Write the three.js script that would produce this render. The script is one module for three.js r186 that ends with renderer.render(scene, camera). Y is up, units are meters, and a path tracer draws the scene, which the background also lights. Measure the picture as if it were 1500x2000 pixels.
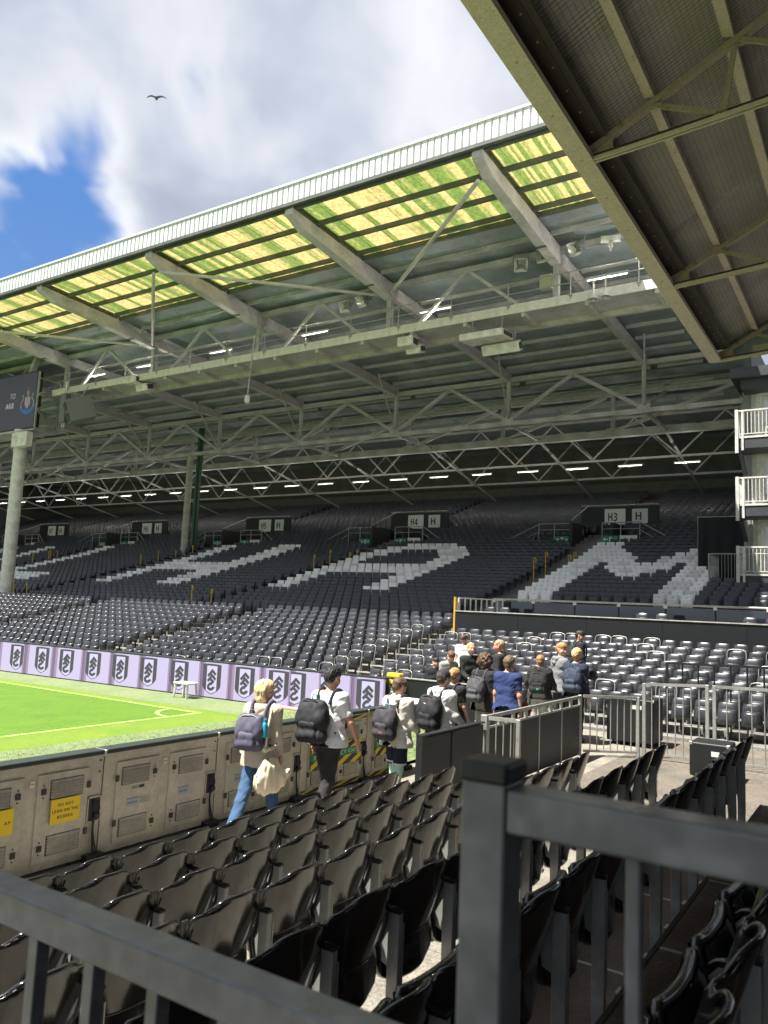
import * as THREE from 'three';
import { mergeGeometries } from 'three/addons/utils/BufferGeometryUtils.js';
import { RoundedBoxGeometry } from 'three/addons/geometries/RoundedBoxGeometry.js';

// ---------------------------------------------------------------- camera, sky, sun, exposure
const scene = new THREE.Scene();
const D2R = Math.PI / 180;
const camera = new THREE.PerspectiveCamera(2 * Math.atan(1000 / 1524.1) / D2R, 0.75, 0.05, 2000);
camera.position.set(0, 2.6, 0);
camera.rotation.set(6.91 * D2R, 33.104 * D2R, 2.536 * D2R, 'YXZ');
camera.focus = 14; camera.userData.fStop = 5.0;
const renderer = new THREE.WebGLRenderer({ antialias: true });
renderer.toneMapping = THREE.LinearToneMapping;
renderer.toneMappingExposure = 3.5;
renderer.shadowMap.enabled = true;

// seeded noise
function rng(seed) { let a = seed >>> 0; return () => { a = (a + 0x6D2B79F5) | 0; let t = Math.imul(a ^ (a >>> 15), 1 | a); t = (t + Math.imul(t ^ (t >>> 7), 61 | t)) ^ t; return ((t ^ (t >>> 14)) >>> 0) / 4294967296; }; }
const R0 = rng(7);
const PERM = new Float32Array(4096); { const r = rng(99); for (let i = 0; i < 4096; i++) PERM[i] = r(); }
const hsh = (x, y, z) => PERM[(Math.imul(x, 374761393) + Math.imul(y, 668265263) + Math.imul(z, 2147483647 - 58)) >>> 7 & 4095];
function noise(x, y, z = 0) {
  const xi = Math.floor(x), yi = Math.floor(y), zi = Math.floor(z); let fx = x - xi, fy = y - yi, fz = z - zi;
  fx = fx * fx * (3 - 2 * fx); fy = fy * fy * (3 - 2 * fy); fz = fz * fz * (3 - 2 * fz);
  const l = (a, b, t) => a + (b - a) * t;
  return l(l(l(hsh(xi, yi, zi), hsh(xi + 1, yi, zi), fx), l(hsh(xi, yi + 1, zi), hsh(xi + 1, yi + 1, zi), fx), fy),
    l(l(hsh(xi, yi, zi + 1), hsh(xi + 1, yi, zi + 1), fx), l(hsh(xi, yi + 1, zi + 1), hsh(xi + 1, yi + 1, zi + 1), fx), fy), fz);
}
function fbm(x, y, z, o) { let s = 0, a = 0.5, t = 0; for (let i = 0; i < o; i++) { s += a * noise(x, y, z); t += a; a *= 0.5; x = x * 2.03 + 17; y = y * 2.03 + 31; z = z * 2.03 + 7; } return s / t; }
const sstep = (a, b, x) => { const t = Math.min(1, Math.max(0, (x - a) / (b - a))); return t * t * (3 - 2 * t); };
const mix = (a, b, t) => a + (b - a) * t;

{ // broken cloud under blue, computed on the sphere
  const W = 2048, H = 1024, d = new Float32Array(W * H * 4);
  const gaps = [[-0.728, 0.48, -0.492, 0.042, 0.85], [-0.778, 0.418, -0.468, 0.05, 0.85], [-0.76, 0.435, -0.485, 0.03, 0.4], [-0.805, 0.365, -0.468, 0.045, 0.75], [-0.745, 0.40, -0.535, 0.03, 0.35], [-0.66, 0.55, -0.51, 0.06, 0.22], [-0.40, 0.66, -0.63, 0.05, 0.2], [0.5, 0.6, 0.6, 0.12, 1], [-0.6, 0.7, 0.35, 0.12, 1], [0.3, 0.5, -0.8, 0.1, 0.9], [-0.2, 0.45, 0.87, 0.1, 1], [-0.95, 0.25, 0.1, 0.1, 1]];
  for (let j = 0; j < H; j++) {
    const el = ((j + 0.5) / H - 0.5) * Math.PI, y = Math.sin(el), c = Math.cos(el);
    for (let i = 0; i < W; i++) {
      const th = ((i + 0.5) / W - 0.5) * 2 * Math.PI, x = c * Math.cos(th), z = c * Math.sin(th), o = (j * W + i) * 4;
      if (y < -0.03) { d[o] = d[o + 1] = d[o + 2] = 0.055; d[o + 3] = 1; continue; }
      const yy = Math.max(y, 0.0), k = 1.15 / (yy + 0.35);
      const px = x * k, pz = z * k;
      const wx = fbm(px * 2.1 + 5, pz * 2.1, 3.3, 3) - 0.5, wz = fbm(px * 2.1, pz * 2.1 + 9, 7.7, 3) - 0.5;
      const big = fbm(px * 2.2 + wx * 0.9, pz * 2.2 + wz * 0.9, 1.7, 6);
      const det = fbm(px * 6.5 + wx * 2, pz * 6.5 + wz * 2, 4.2, 5);
      const gapN = fbm(px * 9 + wx * 5, pz * 9 + wz * 5, 12.5, 5);
      let dens = 0.84 + (big - 0.5) * 0.95 + (det - 0.5) * 0.8;
      for (const g of gaps) { const q = ((x - g[0]) ** 2 + (y - g[1]) ** 2 + (z - g[2]) ** 2) / (g[3] * g[3]); if (q < 14) dens -= g[4] * 0.66 * Math.exp(-q * 0.55) * (0.25 + 1.5 * gapN); }
      const cov = sstep(0.22, 0.66, dens);
      const shade = sstep(0.55, 1.05, dens) * 0.42 + (fbm(px * 3.4 + wz, pz * 3.4 + wx, 8.8, 4) - 0.5) * 0.55;
      const lum = Math.min(0.95, Math.max(0.40, 0.80 - shade * 0.80 + (det - 0.5) * 0.34));
      const hz = Math.pow(1 - Math.max(0, y), 4);
      const bl = [mix(0.085, 0.42, hz), mix(0.235, 0.55, hz), mix(0.60, 0.74, hz)];
      const tint = sstep(0.8, 0.45, lum), cl = [lum * mix(0.96, 0.86, tint), lum * mix(0.99, 0.96, tint), lum * mix(1.06, 1.18, tint)];
      for (let q = 0; q < 3; q++) d[o + q] = (y < -0.02 ? 0.16 : mix(bl[q], cl[q], cov)) * 0.335;
      d[o + 3] = 1;
    }
  }
  const t = new THREE.DataTexture(d, W, H, THREE.RGBAFormat, THREE.FloatType);
  t.mapping = THREE.EquirectangularReflectionMapping; t.magFilter = THREE.LinearFilter; t.minFilter = THREE.LinearFilter; t.wrapS = THREE.RepeatWrapping; t.needsUpdate = true;
  scene.background = t; scene.environment = t;
}
const sunDir = (() => { const az = 36 * D2R, el = 63.5 * D2R; return new THREE.Vector3(-Math.sin(az) * Math.cos(el), Math.sin(el), Math.cos(az) * Math.cos(el)); })();
const sun = new THREE.DirectionalLight(new THREE.Color().setRGB(1, 0.955, 0.87), 3.6);
sun.position.copy(sunDir).multiplyScalar(120).add(new THREE.Vector3(-20, 0, -20)); sun.target.position.set(-20, 0, -20);
sun.castShadow = true; sun.shadow.mapSize.set(4096, 4096); sun.shadow.radius = 1;
Object.assign(sun.shadow.camera, { left: -75, right: 75, top: 75, bottom: -75, near: 1, far: 320 });
scene.add(sun, sun.target);

// ---------------------------------------------------------------- helpers
const V = (x, y, z) => new THREE.Vector3(x, y, z);
const names = {};
const numbered = n => { const k = names[n] = (names[n] ?? -1) + 1; return k ? n + '_' + String(k).padStart(3, '0') : n; };
function tag(o, label, category, group) { o.userData.label = label; o.userData.category = category; if (group) o.userData.group = group; return o; }
function thing(name, label, category, base = [0, 0, 0], group, turn = 0) {
  const o = new THREE.Group(); o.name = numbered(name); o.position.set(...base); o.rotation.y = turn; tag(o, label, category, group); scene.add(o); return o;
}
function dup(root, base, turn, label, group) { const r = root.clone(); r.name = numbered(root.name.replace(/_\d{3}$/, '')); r.userData = { ...root.userData }; r.position.set(...base); r.rotation.y = turn; if (label) r.userData.label = label; if (group) r.userData.group = group; scene.add(r); return r; }
const UVM = new WeakSet();
function worldUV(g) { // uv in metres, by the dominant axis of each face
  if (g.index) g = g.toNonIndexed();
  const p = g.attributes.position, uv = new Float32Array(p.count * 2), a = V(), b = V(), c = V(), n = V();
  for (let i = 0; i < p.count; i += 3) {
    a.fromBufferAttribute(p, i); b.fromBufferAttribute(p, i + 1); c.fromBufferAttribute(p, i + 2);
    n.subVectors(b, a).cross(c.clone().sub(a)); const ax = Math.abs(n.x), ay = Math.abs(n.y), az = Math.abs(n.z);
    [a, b, c].forEach((v, k) => { const o = (i + k) * 2; if (ay >= ax && ay >= az) { uv[o] = v.x; uv[o + 1] = -v.z; } else if (ax >= az) { uv[o] = v.z; uv[o + 1] = v.y; } else { uv[o] = v.x; uv[o + 1] = v.y; } });
  }
  g.setAttribute('uv', new THREE.BufferAttribute(uv, 2)); return g;
}
function mg(list) {
  if (!Array.isArray(list)) return list;
  if (list.length === 1) return list[0];
  const l = list.map(g => { const q = g.index ? g.toNonIndexed() : g; for (const k of Object.keys(q.attributes)) if (!['position', 'normal', 'uv'].includes(k)) q.deleteAttribute(k); if (!q.attributes.uv) q.setAttribute('uv', new THREE.BufferAttribute(new Float32Array(q.attributes.position.count * 2), 2)); return q; });
  return mergeGeometries(l);
}
function mesh(name, geo, mat, parent) {
  let g = mg(geo); if (UVM.has(mat)) g = worldUV(g);
  const m = new THREE.Mesh(g, mat); m.name = parent && parent !== scene ? name : numbered(name); m.castShadow = m.receiveShadow = true; (parent || scene).add(m); return m;
}
function part(th, name, geo, mat, parent) { // geometry given in world coordinates of an unturned thing
  let g = mg(geo); if (UVM.has(mat)) g = worldUV(g); else if (g === geo || (Array.isArray(geo) && geo.length === 1)) g = g.clone();
  g.translate(-th.position.x, -th.position.y, -th.position.z);
  const m = new THREE.Mesh(g, mat); m.name = name; m.castShadow = m.receiveShadow = true; (parent || th).add(m); return m;
}
function structure(name, geo, mat) { const m = mesh(name, geo, mat, null); m.userData.kind = 'structure'; return m; }
const bx = (x0, x1, y0, y1, z0, z1) => { const g = new THREE.BoxGeometry(Math.abs(x1 - x0), Math.abs(y1 - y0), Math.abs(z1 - z0)); g.translate((x0 + x1) / 2, (y0 + y1) / 2, (z0 + z1) / 2); return g; };
const rbx = (x0, x1, y0, y1, z0, z1, r = 0.006, s = 2) => { const g = new RoundedBoxGeometry(Math.abs(x1 - x0), Math.abs(y1 - y0), Math.abs(z1 - z0), s, r); g.translate((x0 + x1) / 2, (y0 + y1) / 2, (z0 + z1) / 2); return g; };
function orient(g, a, b, up = V(0, 1, 0)) { // g runs along +y from 0 to 1 length
  const d = V().subVectors(b, a), L = d.length(); d.normalize();
  let x = V().crossVectors(up, d); if (x.lengthSq() < 1e-6) x = V().crossVectors(V(1, 0, 0), d); x.normalize();
  const z = V().crossVectors(x, d); const m = new THREE.Matrix4().makeBasis(x, d, z); m.setPosition(a.clone().addScaledVector(d, L / 2)); g.applyMatrix4(m); return g;
}
const A3 = p => Array.isArray(p) ? V(...p) : p;
const bar = (a, b, w, h = w, up) => { a = A3(a); b = A3(b); return orient(new THREE.BoxGeometry(w, a.distanceTo(b), h), a, b, up); };
const tube = (a, b, r, seg = 8, r2 = r) => { a = A3(a); b = A3(b); return orient(new THREE.CylinderGeometry(r2, r, a.distanceTo(b), seg), a, b); };
const path = (pts, r, seg = 6, n = 0, closed = false) => new THREE.TubeGeometry(new THREE.CatmullRomCurve3(pts.map(A3), closed, 'centripetal'), n || pts.length * 5, r, seg, closed);
function grid(nu, nv, f) { // parametric sheet f(u,v)->[x,y,z]
  const pos = [], uv = [], idx = [];
  for (let j = 0; j <= nv; j++) for (let i = 0; i <= nu; i++) { pos.push(...f(i / nu, j / nv)); uv.push(i / nu, j / nv); }
  for (let j = 0; j < nv; j++) for (let i = 0; i < nu; i++) { const a = j * (nu + 1) + i, b = a + 1, c = a + nu + 1, e = c + 1; idx.push(a, b, e, a, e, c); }
  const g = new THREE.BufferGeometry(); g.setAttribute('position', new THREE.Float32BufferAttribute(pos, 3)); g.setAttribute('uv', new THREE.Float32BufferAttribute(uv, 2)); g.setIndex(idx); g.computeVertexNormals(); return g;
}

// ---------------------------------------------------------------- textures and materials
function tex(W, H, f, srgb = true, rep = 1, fmt) { // f(x,y)->[r,g,b] 0..1 (sRGB if srgb)
  const d = new Uint8Array(W * H * 4);
  for (let j = 0; j < H; j++) for (let i = 0; i < W; i++) { const c = f(i / W, j / H), o = (j * W + i) * 4; d[o] = Math.max(0, Math.min(255, c[0] * 255)); d[o + 1] = Math.max(0, Math.min(255, c[1] * 255)); d[o + 2] = Math.max(0, Math.min(255, c[2] * 255)); d[o + 3] = 255; }
  const t = new THREE.DataTexture(d, W, H); t.wrapS = t.wrapT = THREE.RepeatWrapping; t.magFilter = THREE.LinearFilter; t.minFilter = THREE.LinearMipmapLinearFilter; t.generateMipmaps = true; if (srgb) t.colorSpace = THREE.SRGBColorSpace; t.repeat.set(rep, rep); t.needsUpdate = true; return t;
}
// tiling noise on the unit square
function tn(u, v, f, s = 0, o = 4) { const a = u * f, b = v * f; const w = (x, y) => fbm(x, y, s, o); const tu = u, tv = v; return mix(mix(w(a, b), w(a - f, b), tu), mix(w(a, b - f), w(a - f, b - f), tu), tv); }
const s2 = l => l <= 0.0031308 ? 12.92 * l : 1.055 * Math.pow(l, 1 / 2.4) - 0.055;
const L = (r, g, b) => new THREE.Color().setRGB(r, g, b);
function M(r, g, b, rough = 0.6, extra = {}) { return new THREE.MeshStandardMaterial({ color: L(r, g, b), roughness: rough, ...extra }); }
const grime = tex(512, 512, (u, v) => { const a = tn(u, v, 6, 1, 5), b = tn(u, v, 40, 2, 3); const k = 0.86 + (a - 0.5) * 0.42 + (b - 0.5) * 0.18; return [k, k * 0.995, k * 0.975]; }, true);
const speck = tex(512, 512, (u, v) => { const a = tn(u, v, 5, 11, 4), b = tn(u, v, 90, 12, 2); const k = 0.84 + (a - 0.5) * 0.5 + (b - 0.5) * 0.45; return [k, k * 0.985, k * 0.96]; }, true);
const roughN = tex(256, 256, (u, v) => { const k = 0.75 + (tn(u, v, 8, 5, 4) - 0.5) * 0.9; return [k, k, k]; }, false);
const rustT = tex(512, 512, (u, v) => { const a = tn(u, v, 7, 21, 5), b = tn(u, v, 46, 22, 3), m = sstep(0.60, 0.72, a * 0.6 + b * 0.4); const k = 0.9 + (b - 0.5) * 0.25; return [mix(k, 0.62, m * 0.8), mix(k * 0.99, 0.47, m * 0.8), mix(k * 0.93, 0.33, m * 0.8)]; });
function tx(t, rep) { const c = t.clone(); c.repeat.set(rep, rep); c.needsUpdate = true; return c; }
const g1 = tx(grime, 0.8), g03 = tx(grime, 0.3), sp1 = tx(speck, 1), sp04 = tx(speck, 0.4), ru1 = tx(rustT, 0.7), rn1 = tx(roughN, 1.2);
function W_(r, g, b, rough, map = g1, extra = {}) { const m = M(r, g, b, rough, { map, ...extra }); UVM.add(m); return m; }
const mat = {
  concrete: W_(0.34, 0.325, 0.29, 0.9, sp1, { bumpMap: sp1, bumpScale: 0.002 }),
  paving: W_(0.20, 0.18, 0.155, 0.92, sp04, { bumpMap: sp1, bumpScale: 0.002 }),
  terrace: W_(0.30, 0.30, 0.29, 0.9, sp04),
  boards: W_(0.20, 0.145, 0.115, 0.8, sp1),
  riserDark: W_(0.055, 0.05, 0.047, 0.7, g1),
  galv: W_(0.55, 0.56, 0.55, 0.42, g1, { metalness: 0.55 }),
  galvDull: W_(0.46, 0.47, 0.47, 0.55, g1, { metalness: 0.25 }),
  blackPlastic: new THREE.MeshPhysicalMaterial({ color: L(0.012, 0.012, 0.013), roughness: 0.17, roughnessMap: tx(roughN, 2), specularIntensity: 1, clearcoat: 0.35, clearcoatRoughness: 0.12 }),
  blackSeat: M(0.036, 0.038, 0.045, 0.27), navySeat: M(0.032, 0.036, 0.047, 0.36), whiteSeat: M(0.84, 0.85, 0.86, 0.4), creamSeat: M(0.62, 0.60, 0.55, 0.45),
  blackPaint: W_(0.014, 0.016, 0.019, 0.5, g1), blackPanel: W_(0.008, 0.010, 0.013, 0.5, g1), darkWall: W_(0.018, 0.020, 0.024, 0.6, g03),
  railGrey: W_(0.23, 0.255, 0.275, 0.42, sp04, { roughnessMap: rn1 }),
  white: W_(0.80, 0.80, 0.77, 0.45, g1), offWhite: W_(0.60, 0.60, 0.56, 0.5, g1), steelWhite: W_(0.55, 0.56, 0.60, 0.5, g03), steelPale: W_(0.63, 0.62, 0.66, 0.5, g03), fascia: M(0.64, 0.66, 0.67, 0.4),
  roofGrey: W_(0.33, 0.40, 0.45, 0.6, g03), roofDark: W_(0.10, 0.11, 0.105, 0.7, g03), purlin: W_(0.12, 0.14, 0.135, 0.6, g03),
  oldSteel: W_(0.48, 0.43, 0.34, 0.65, ru1), oldPale: W_(0.74, 0.68, 0.61, 0.6, ru1), oldSheet: W_(0.66, 0.645, 0.60, 0.75, g03), oldDark: W_(0.07, 0.06, 0.052, 0.7, ru1),
  green: M(0.035, 0.10, 0.065, 0.5), yellowRail: M(0.55, 0.33, 0.05, 0.45), yellow: M(0.72, 0.56, 0.02, 0.6), glassDark: new THREE.MeshPhysicalMaterial({ color: L(0.02, 0.03, 0.038), roughness: 0.06, metalness: 0, clearcoat: 1, clearcoatRoughness: 0.04 }),
  cabinet: W_(0.70, 0.655, 0.55, 0.5, g1), cabinetDark: M(0.05, 0.05, 0.047, 0.6), louvreIn: M(0.10, 0.095, 0.08, 0.7), rubber: W_(0.03, 0.042, 0.042, 0.55, g1), foam: M(0.65, 0.6, 0.52, 0.9),
  cloth: M(0.03, 0.033, 0.038, 0.8), wood: W_(0.16, 0.10, 0.07, 0.7, sp1), render: W_(0.62, 0.63, 0.62, 0.8, g03), greyPlaster: W_(0.38, 0.39, 0.40, 0.8, g03), slate: W_(0.055, 0.06, 0.072, 0.6, g03),
};
// ---------------------------------------------------------------- ground, pitch, painted lines
const plane = (x0, x1, z0, z1, y) => { const g = new THREE.PlaneGeometry(x1 - x0, z1 - z0); g.rotateX(-Math.PI / 2); g.translate((x0 + x1) / 2, y, (z0 + z1) / 2); return g; };
structure('ground', plane(-600, 600, -600, 600, -0.06), W_(0.16, 0.155, 0.14, 0.95, sp04));
function grassTex(base, vary, fine, seed) { return tex(1024, 1024, (u, v) => { const a = tn(u, v, 7, seed, 4) - 0.5, b = tn(u, v, 60, seed + 1, 3) - 0.5, c = tn(u, v, 230, seed + 2, 2) - 0.5, k = 1 + a * vary + b * fine * 0.8 + c * fine * 1.5; const w = 1 + a * 0.35 + c * 0.5; return [s2(Math.max(0, base[0] * k * w)), s2(Math.max(0, base[1] * k)), s2(Math.max(0, base[2] * k))]; }); }
const gPitch = grassTex([0.078, 0.165, 0.006], 0.3, 0.42, 31), gVerge = grassTex([0.125, 0.20, 0.014], 0.18, 0.34, 35), gTurf = grassTex([0.15, 0.195, 0.085], 0.35, 0.5, 39);
for (const t of [gPitch, gVerge, gTurf]) t.repeat.set(0.3, 0.3);
const grassM = (t, b) => { const m = new THREE.MeshStandardMaterial({ map: t, roughness: 0.95, bumpMap: t, bumpScale: b }); UVM.add(m); return m; };
structure('pitch', plane(-90, -13.1, -12.87, 60, 0.05), grassM(gPitch, 0.02));
structure('grass_verge', [plane(-13.1, -11.9, -12.87, 60, 0.05), plane(-90, -11.9, -13.35, -12.87, 0.05)], grassM(gVerge, 0.02));
structure('turf_strip', [plane(-11.9, -6.86, -13.35, 60, 0.05), plane(-90, -6.86, -15.6, -13.35, 0.05)], grassM(gTurf, 0.02));
{ // worn paint of the touchline, the goal line and the corner arc
  const pt = tex(512, 512, (u, v) => { const k = tn(u, v, 60, 51, 3); const w = sstep(0.42, 0.6, k); return [mix(0.46, 0.70, w), mix(0.62, 0.78, w), mix(0.22, 0.50, w)]; }); pt.repeat.set(0.6, 0.6);
  const pm = new THREE.MeshStandardMaterial({ map: pt, roughness: 0.95 }); UVM.add(pm);
  structure('touchline', plane(-13.16, -13.05, -12.93, 60, 0.054), pm);
  structure('goal_line', plane(-80, -13.16, -12.93, -12.82, 0.054), pm);
  const arc = new THREE.RingGeometry(0.86, 0.96, 24, 1, Math.PI, Math.PI / 2); arc.rotateX(-Math.PI / 2); arc.translate(-13.1, 0.0545, -12.87);
  structure('corner_arc', arc, pm);
}
{ // short blades standing on the verge by the boards
  const bl = new THREE.BufferGeometry(), pos = [], r = rng(5);
  for (let k = 0; k < 9; k++) { const a = r() * 6.28, x = (r() - 0.5) * 0.07, z = (r() - 0.5) * 0.07, h = 0.015 + r() * 0.02, w = 0.0035, lx = (r() - 0.5) * 0.03, lz = (r() - 0.5) * 0.03; pos.push(x - w * Math.cos(a), 0, z - w * Math.sin(a), x + w * Math.cos(a), 0, z + w * Math.sin(a), x + lx, h, z + lz); }
  bl.setAttribute('position', new THREE.Float32BufferAttribute(pos, 3)); bl.computeVertexNormals();
  const N = 20000, im = new THREE.InstancedMesh(bl, new THREE.MeshPhysicalMaterial({ color: L(1, 1, 1), roughness: 0.9, transmission: 0.25, thickness: 0 }), N), m4 = new THREE.Matrix4(), q = new THREE.Quaternion(), c = new THREE.Color();
  for (let i = 0; i < N; i++) {
    let x = mix(-11.9, -6.9, Math.pow(r(), 0.8)), z = mix(-15.4, -2.6, r()); const tf = x > -11.9 || z < -13.35, vg = !tf && (x > -13.1 || z < -12.87);
    if (Math.abs(x + 13.1) < 0.08 || Math.abs(z + 12.87) < 0.08) z += 0.2;
    const s = 0.7 + r() * 0.6; m4.compose(V(x, 0.048, z), q.setFromAxisAngle(V(0, 1, 0), r() * 6.28), V(s, s * (tf ? 0.75 : 1), s)); im.setMatrixAt(i, m4);
    const k = 0.85 + r() * 0.35; if (tf) c.setRGB(0.33 * k, 0.40 * k, 0.19 * k); else if (vg) c.setRGB(0.185 * k, 0.275 * k, 0.02 * k); else c.setRGB(0.12 * k, 0.235 * k, 0.012 * k); im.setColorAt(i, c);
  }
  im.name = 'grass_blades'; im.userData.kind = 'stuff'; tag(im, 'short pale green blades on the turf strip beside the board cabinets', 'grass'); im.receiveShadow = true; scene.add(im);
}
structure('walkway', bx(-6.86, -4.35, -0.12, 0, -18.2, 20), mat.concrete);
structure('concourse', bx(-4.35, 14, -0.12, 0, -18.2, -7.9), mat.paving);
structure('concourse_apron', bx(-12.5, 14, -0.10, -0.004, -22, -15.55), mat.paving);

// ---------------------------------------------------------------- the near stand: treads, chairs
const ROWX = i => -4.6 + 0.715 * (i - 1), ROWY = i => 0.0 + 0.17 * (i - 1), ROW_END = -7.72;
const diamond = tex(256, 256, (u, v) => { let m = 0; for (const [cx, cy, a] of [[0.25, 0.25, 0.785], [0.75, 0.75, 0.785], [0.75, 0.25, -0.785], [0.25, 0.75, -0.785]]) { let x = u - cx, y = v - cy; const p = x * Math.cos(a) + y * Math.sin(a), q = -x * Math.sin(a) + y * Math.cos(a); m = Math.max(m, 1 - sstep(0.6, 1, Math.hypot(p / 0.2, q / 0.06))); } return [m, m, m]; }, false); diamond.repeat.set(12, 12);
mat.plate = M(0.37, 0.355, 0.32, 0.55, { map: sp1, bumpMap: diamond, bumpScale: 0.004, metalness: 0.1 }); UVM.add(mat.plate);
{
  const ter = structure('stand_terrace', [bx(-4.35, 14.2, -0.3, -0.02, -7.78, 20)], mat.riserDark);
  for (let i = 2; i <= 20; i++) {
    const x0 = ROWX(i - 1) + 0.045, x1 = i < 20 ? ROWX(i) + 0.045 : 14.2, y = ROWY(i);
    mesh('riser', bx(x0, i < 20 ? x1 : 14.1, -0.02, y - 0.022, -7.78, 20), mat.riserDark, ter);
    if (i <= 5) for (let k = 0; k < 9; k++) mesh('tread_plate', bx(x0 - 0.012, x1 - 0.004, y - 0.02, y, -7.79 + k * 1.22 + 0.003, -7.79 + (k + 1) * 1.22 - 0.003), mat.plate, ter);
    else for (let k = 0; k < 9; k++) {
      const z0 = -7.79 + k * 1.22; mesh('floorboard', bx(x0 - 0.012, x1 - 0.004, y - 0.02, y, z0 + 0.012, z0 + 1.208), mat.boards, ter);
      mesh('joint_strip', bx(x0 - 0.010, x1 - 0.006, y - 0.018, y + 0.003, z0 - 0.0115, z0 + 0.0115), mat.offWhite, ter);
    }
    mesh('nosing', bx(x0 - 0.035, x0 - 0.0125, y - 0.06, y + 0.006, -7.79, 3.2), mat.riserDark, ter);
  }
}
function chairParts() {
  const W = 0.222;
  // backrest: moulded shell, wrapped round the sitter, with a rolled rim
  const shell = (u, v, off) => { // u -1..1, v 0..1
    const n = 3.2, lim = v > 0.45 ? Math.pow(Math.max(0, 1 - Math.pow((v - 0.45) / 0.55, n)), 1 / n) : 1; const wu = mix(0.70, 1, Math.min(1, lim * 1.0 + (1 - lim) * 0));
    const z = u * W * (v > 0.45 ? mix(0.62, 1, lim) : mix(0.93, 1, v / 0.45));
    const y = 0.50 + v * 0.305 - 0.035 * (1 - lim) * Math.abs(u) * 0;
    const yy = y - (v > 0.8 ? 0.05 * Math.pow(Math.abs(u), 4) * (v - 0.8) / 0.2 : 0);
    const x = -0.075 + 0.075 * v * v + 0.02 * v - 0.055 * Math.pow(Math.abs(u), 2.4) + 0.018 * Math.sin(v * Math.PI) + off;
    return [x, yy, z];
  };
  const back = [grid(16, 12, (u, v) => shell(u * 2 - 1, v, 0)), grid(16, 12, (u, v) => shell(1 - u * 2, v, -0.014))];
  const rim = []; for (let k = 0; k <= 10; k++) rim.push(shell(-1, k / 10, -0.006)); for (let k = 1; k < 12; k++) rim.push(shell(-1 + k / 6, 1, -0.006)); for (let k = 10; k >= 0; k--) rim.push(shell(1, k / 10, -0.006));
  const rimG = path(rim, 0.0105, 6, 70); const low = []; for (let k = 0; k <= 8; k++) low.push(shell(-1 + k / 4, 0, -0.006));
  const lowG = path(low, 0.009, 6, 16);
  // tipped-up seat in front of the back, its lip hanging below it
  const seatF = (u, v, off) => { const y = 0.335 + v * 0.31, s = 0.93 + 0.07 * Math.sin(v * 3.1); const rb = v < 0.25 ? Math.pow(1 - Math.pow((0.25 - v) / 0.25, 2.6), 1 / 2.6) : 1; const z = u * (W - 0.012) * s * mix(0.55, 1, rb); const x = -0.14 + 0.05 * Math.cos(v * 2.2) - 0.02 * u * u + (1 - rb) * 0.02 + off + 0.03 * (v - 0.5); return [x, y, z]; };
  const seat = [grid(12, 10, (u, v) => seatF(u * 2 - 1, v, 0.012)), grid(12, 10, (u, v) => seatF(1 - u * 2, v, -0.035))];
  const sr = []; for (let k = 8; k >= 0; k--) sr.push(seatF(-1, k / 8, -0.012)); for (let k = 1; k < 8; k++) sr.push(seatF(-1 + k / 4, 0, -0.012)); for (let k = 0; k <= 8; k++) sr.push(seatF(1, k / 8, -0.012)); for (let k = 7; k >= 1; k--) sr.push(seatF(-1 + k / 4, 1, -0.012));
  const seatRim = path(sr, 0.02, 6, 60, true);
  const leg = [rbx(-0.075, -0.02, 0.004, 0.65, 0.216, 0.249, 0.004, 1)];
  const cap = [rbx(-0.079, -0.016, 0.646, 0.662, 0.212, 0.253, 0.004, 1)];
  const sh = new THREE.Shape(); sh.moveTo(-0.02, 0.60); sh.lineTo(-0.135, 0.60); sh.lineTo(-0.20, 0.53); sh.lineTo(-0.195, 0.45); sh.lineTo(-0.09, 0.41); sh.lineTo(-0.075, 0.2); sh.lineTo(-0.02, 0.2); sh.closePath();
  const brk = new THREE.ExtrudeGeometry(sh, { depth: 0.006, bevelEnabled: false }); brk.translate(0, 0, 0.205);
  const foot = bx(-0.11, 0.02, 0.004, 0.014, 0.19, 0.262);
  const arm = path([[-0.05, 0.59, 0.2], [-0.10, 0.62, 0.205], [-0.16, 0.60, 0.2], [-0.175, 0.56, 0.19]], 0.011, 6, 14);
  return { back: mg([...back, rimG, lowG]), seat: mg([...seat, seatRim]), leg: mg(leg), cap: mg(cap), bracket: mg([brk]), foot, arm };
}
const CP = chairParts();
function makeChair() {
  const t = new THREE.Group(); t.name = 'folding_chair';
  mesh('backrest', CP.back, mat.blackPlastic, t); mesh('seat', CP.seat, mat.blackPlastic, t);
  const lg = mesh('leg', CP.leg, mat.galvDull, t); mesh('foot_plate', CP.foot, mat.galvDull, lg); mesh('leg_cap', CP.cap, mat.blackPaint, lg);
  mesh('bracket', CP.bracket, mat.galv, t); mesh('hinge_arm', CP.arm, mat.blackPlastic, t);
  return t;
}
const chair0 = makeChair();
const nth = n => n + (n % 10 === 1 && n !== 11 ? 'st' : n % 10 === 2 && n !== 12 ? 'nd' : n % 10 === 3 && n !== 13 ? 'rd' : 'th');
const rowWord = ['', 'first', 'second', 'third', 'fourth', 'fifth', 'sixth', 'seventh', 'eighth'];
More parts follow.
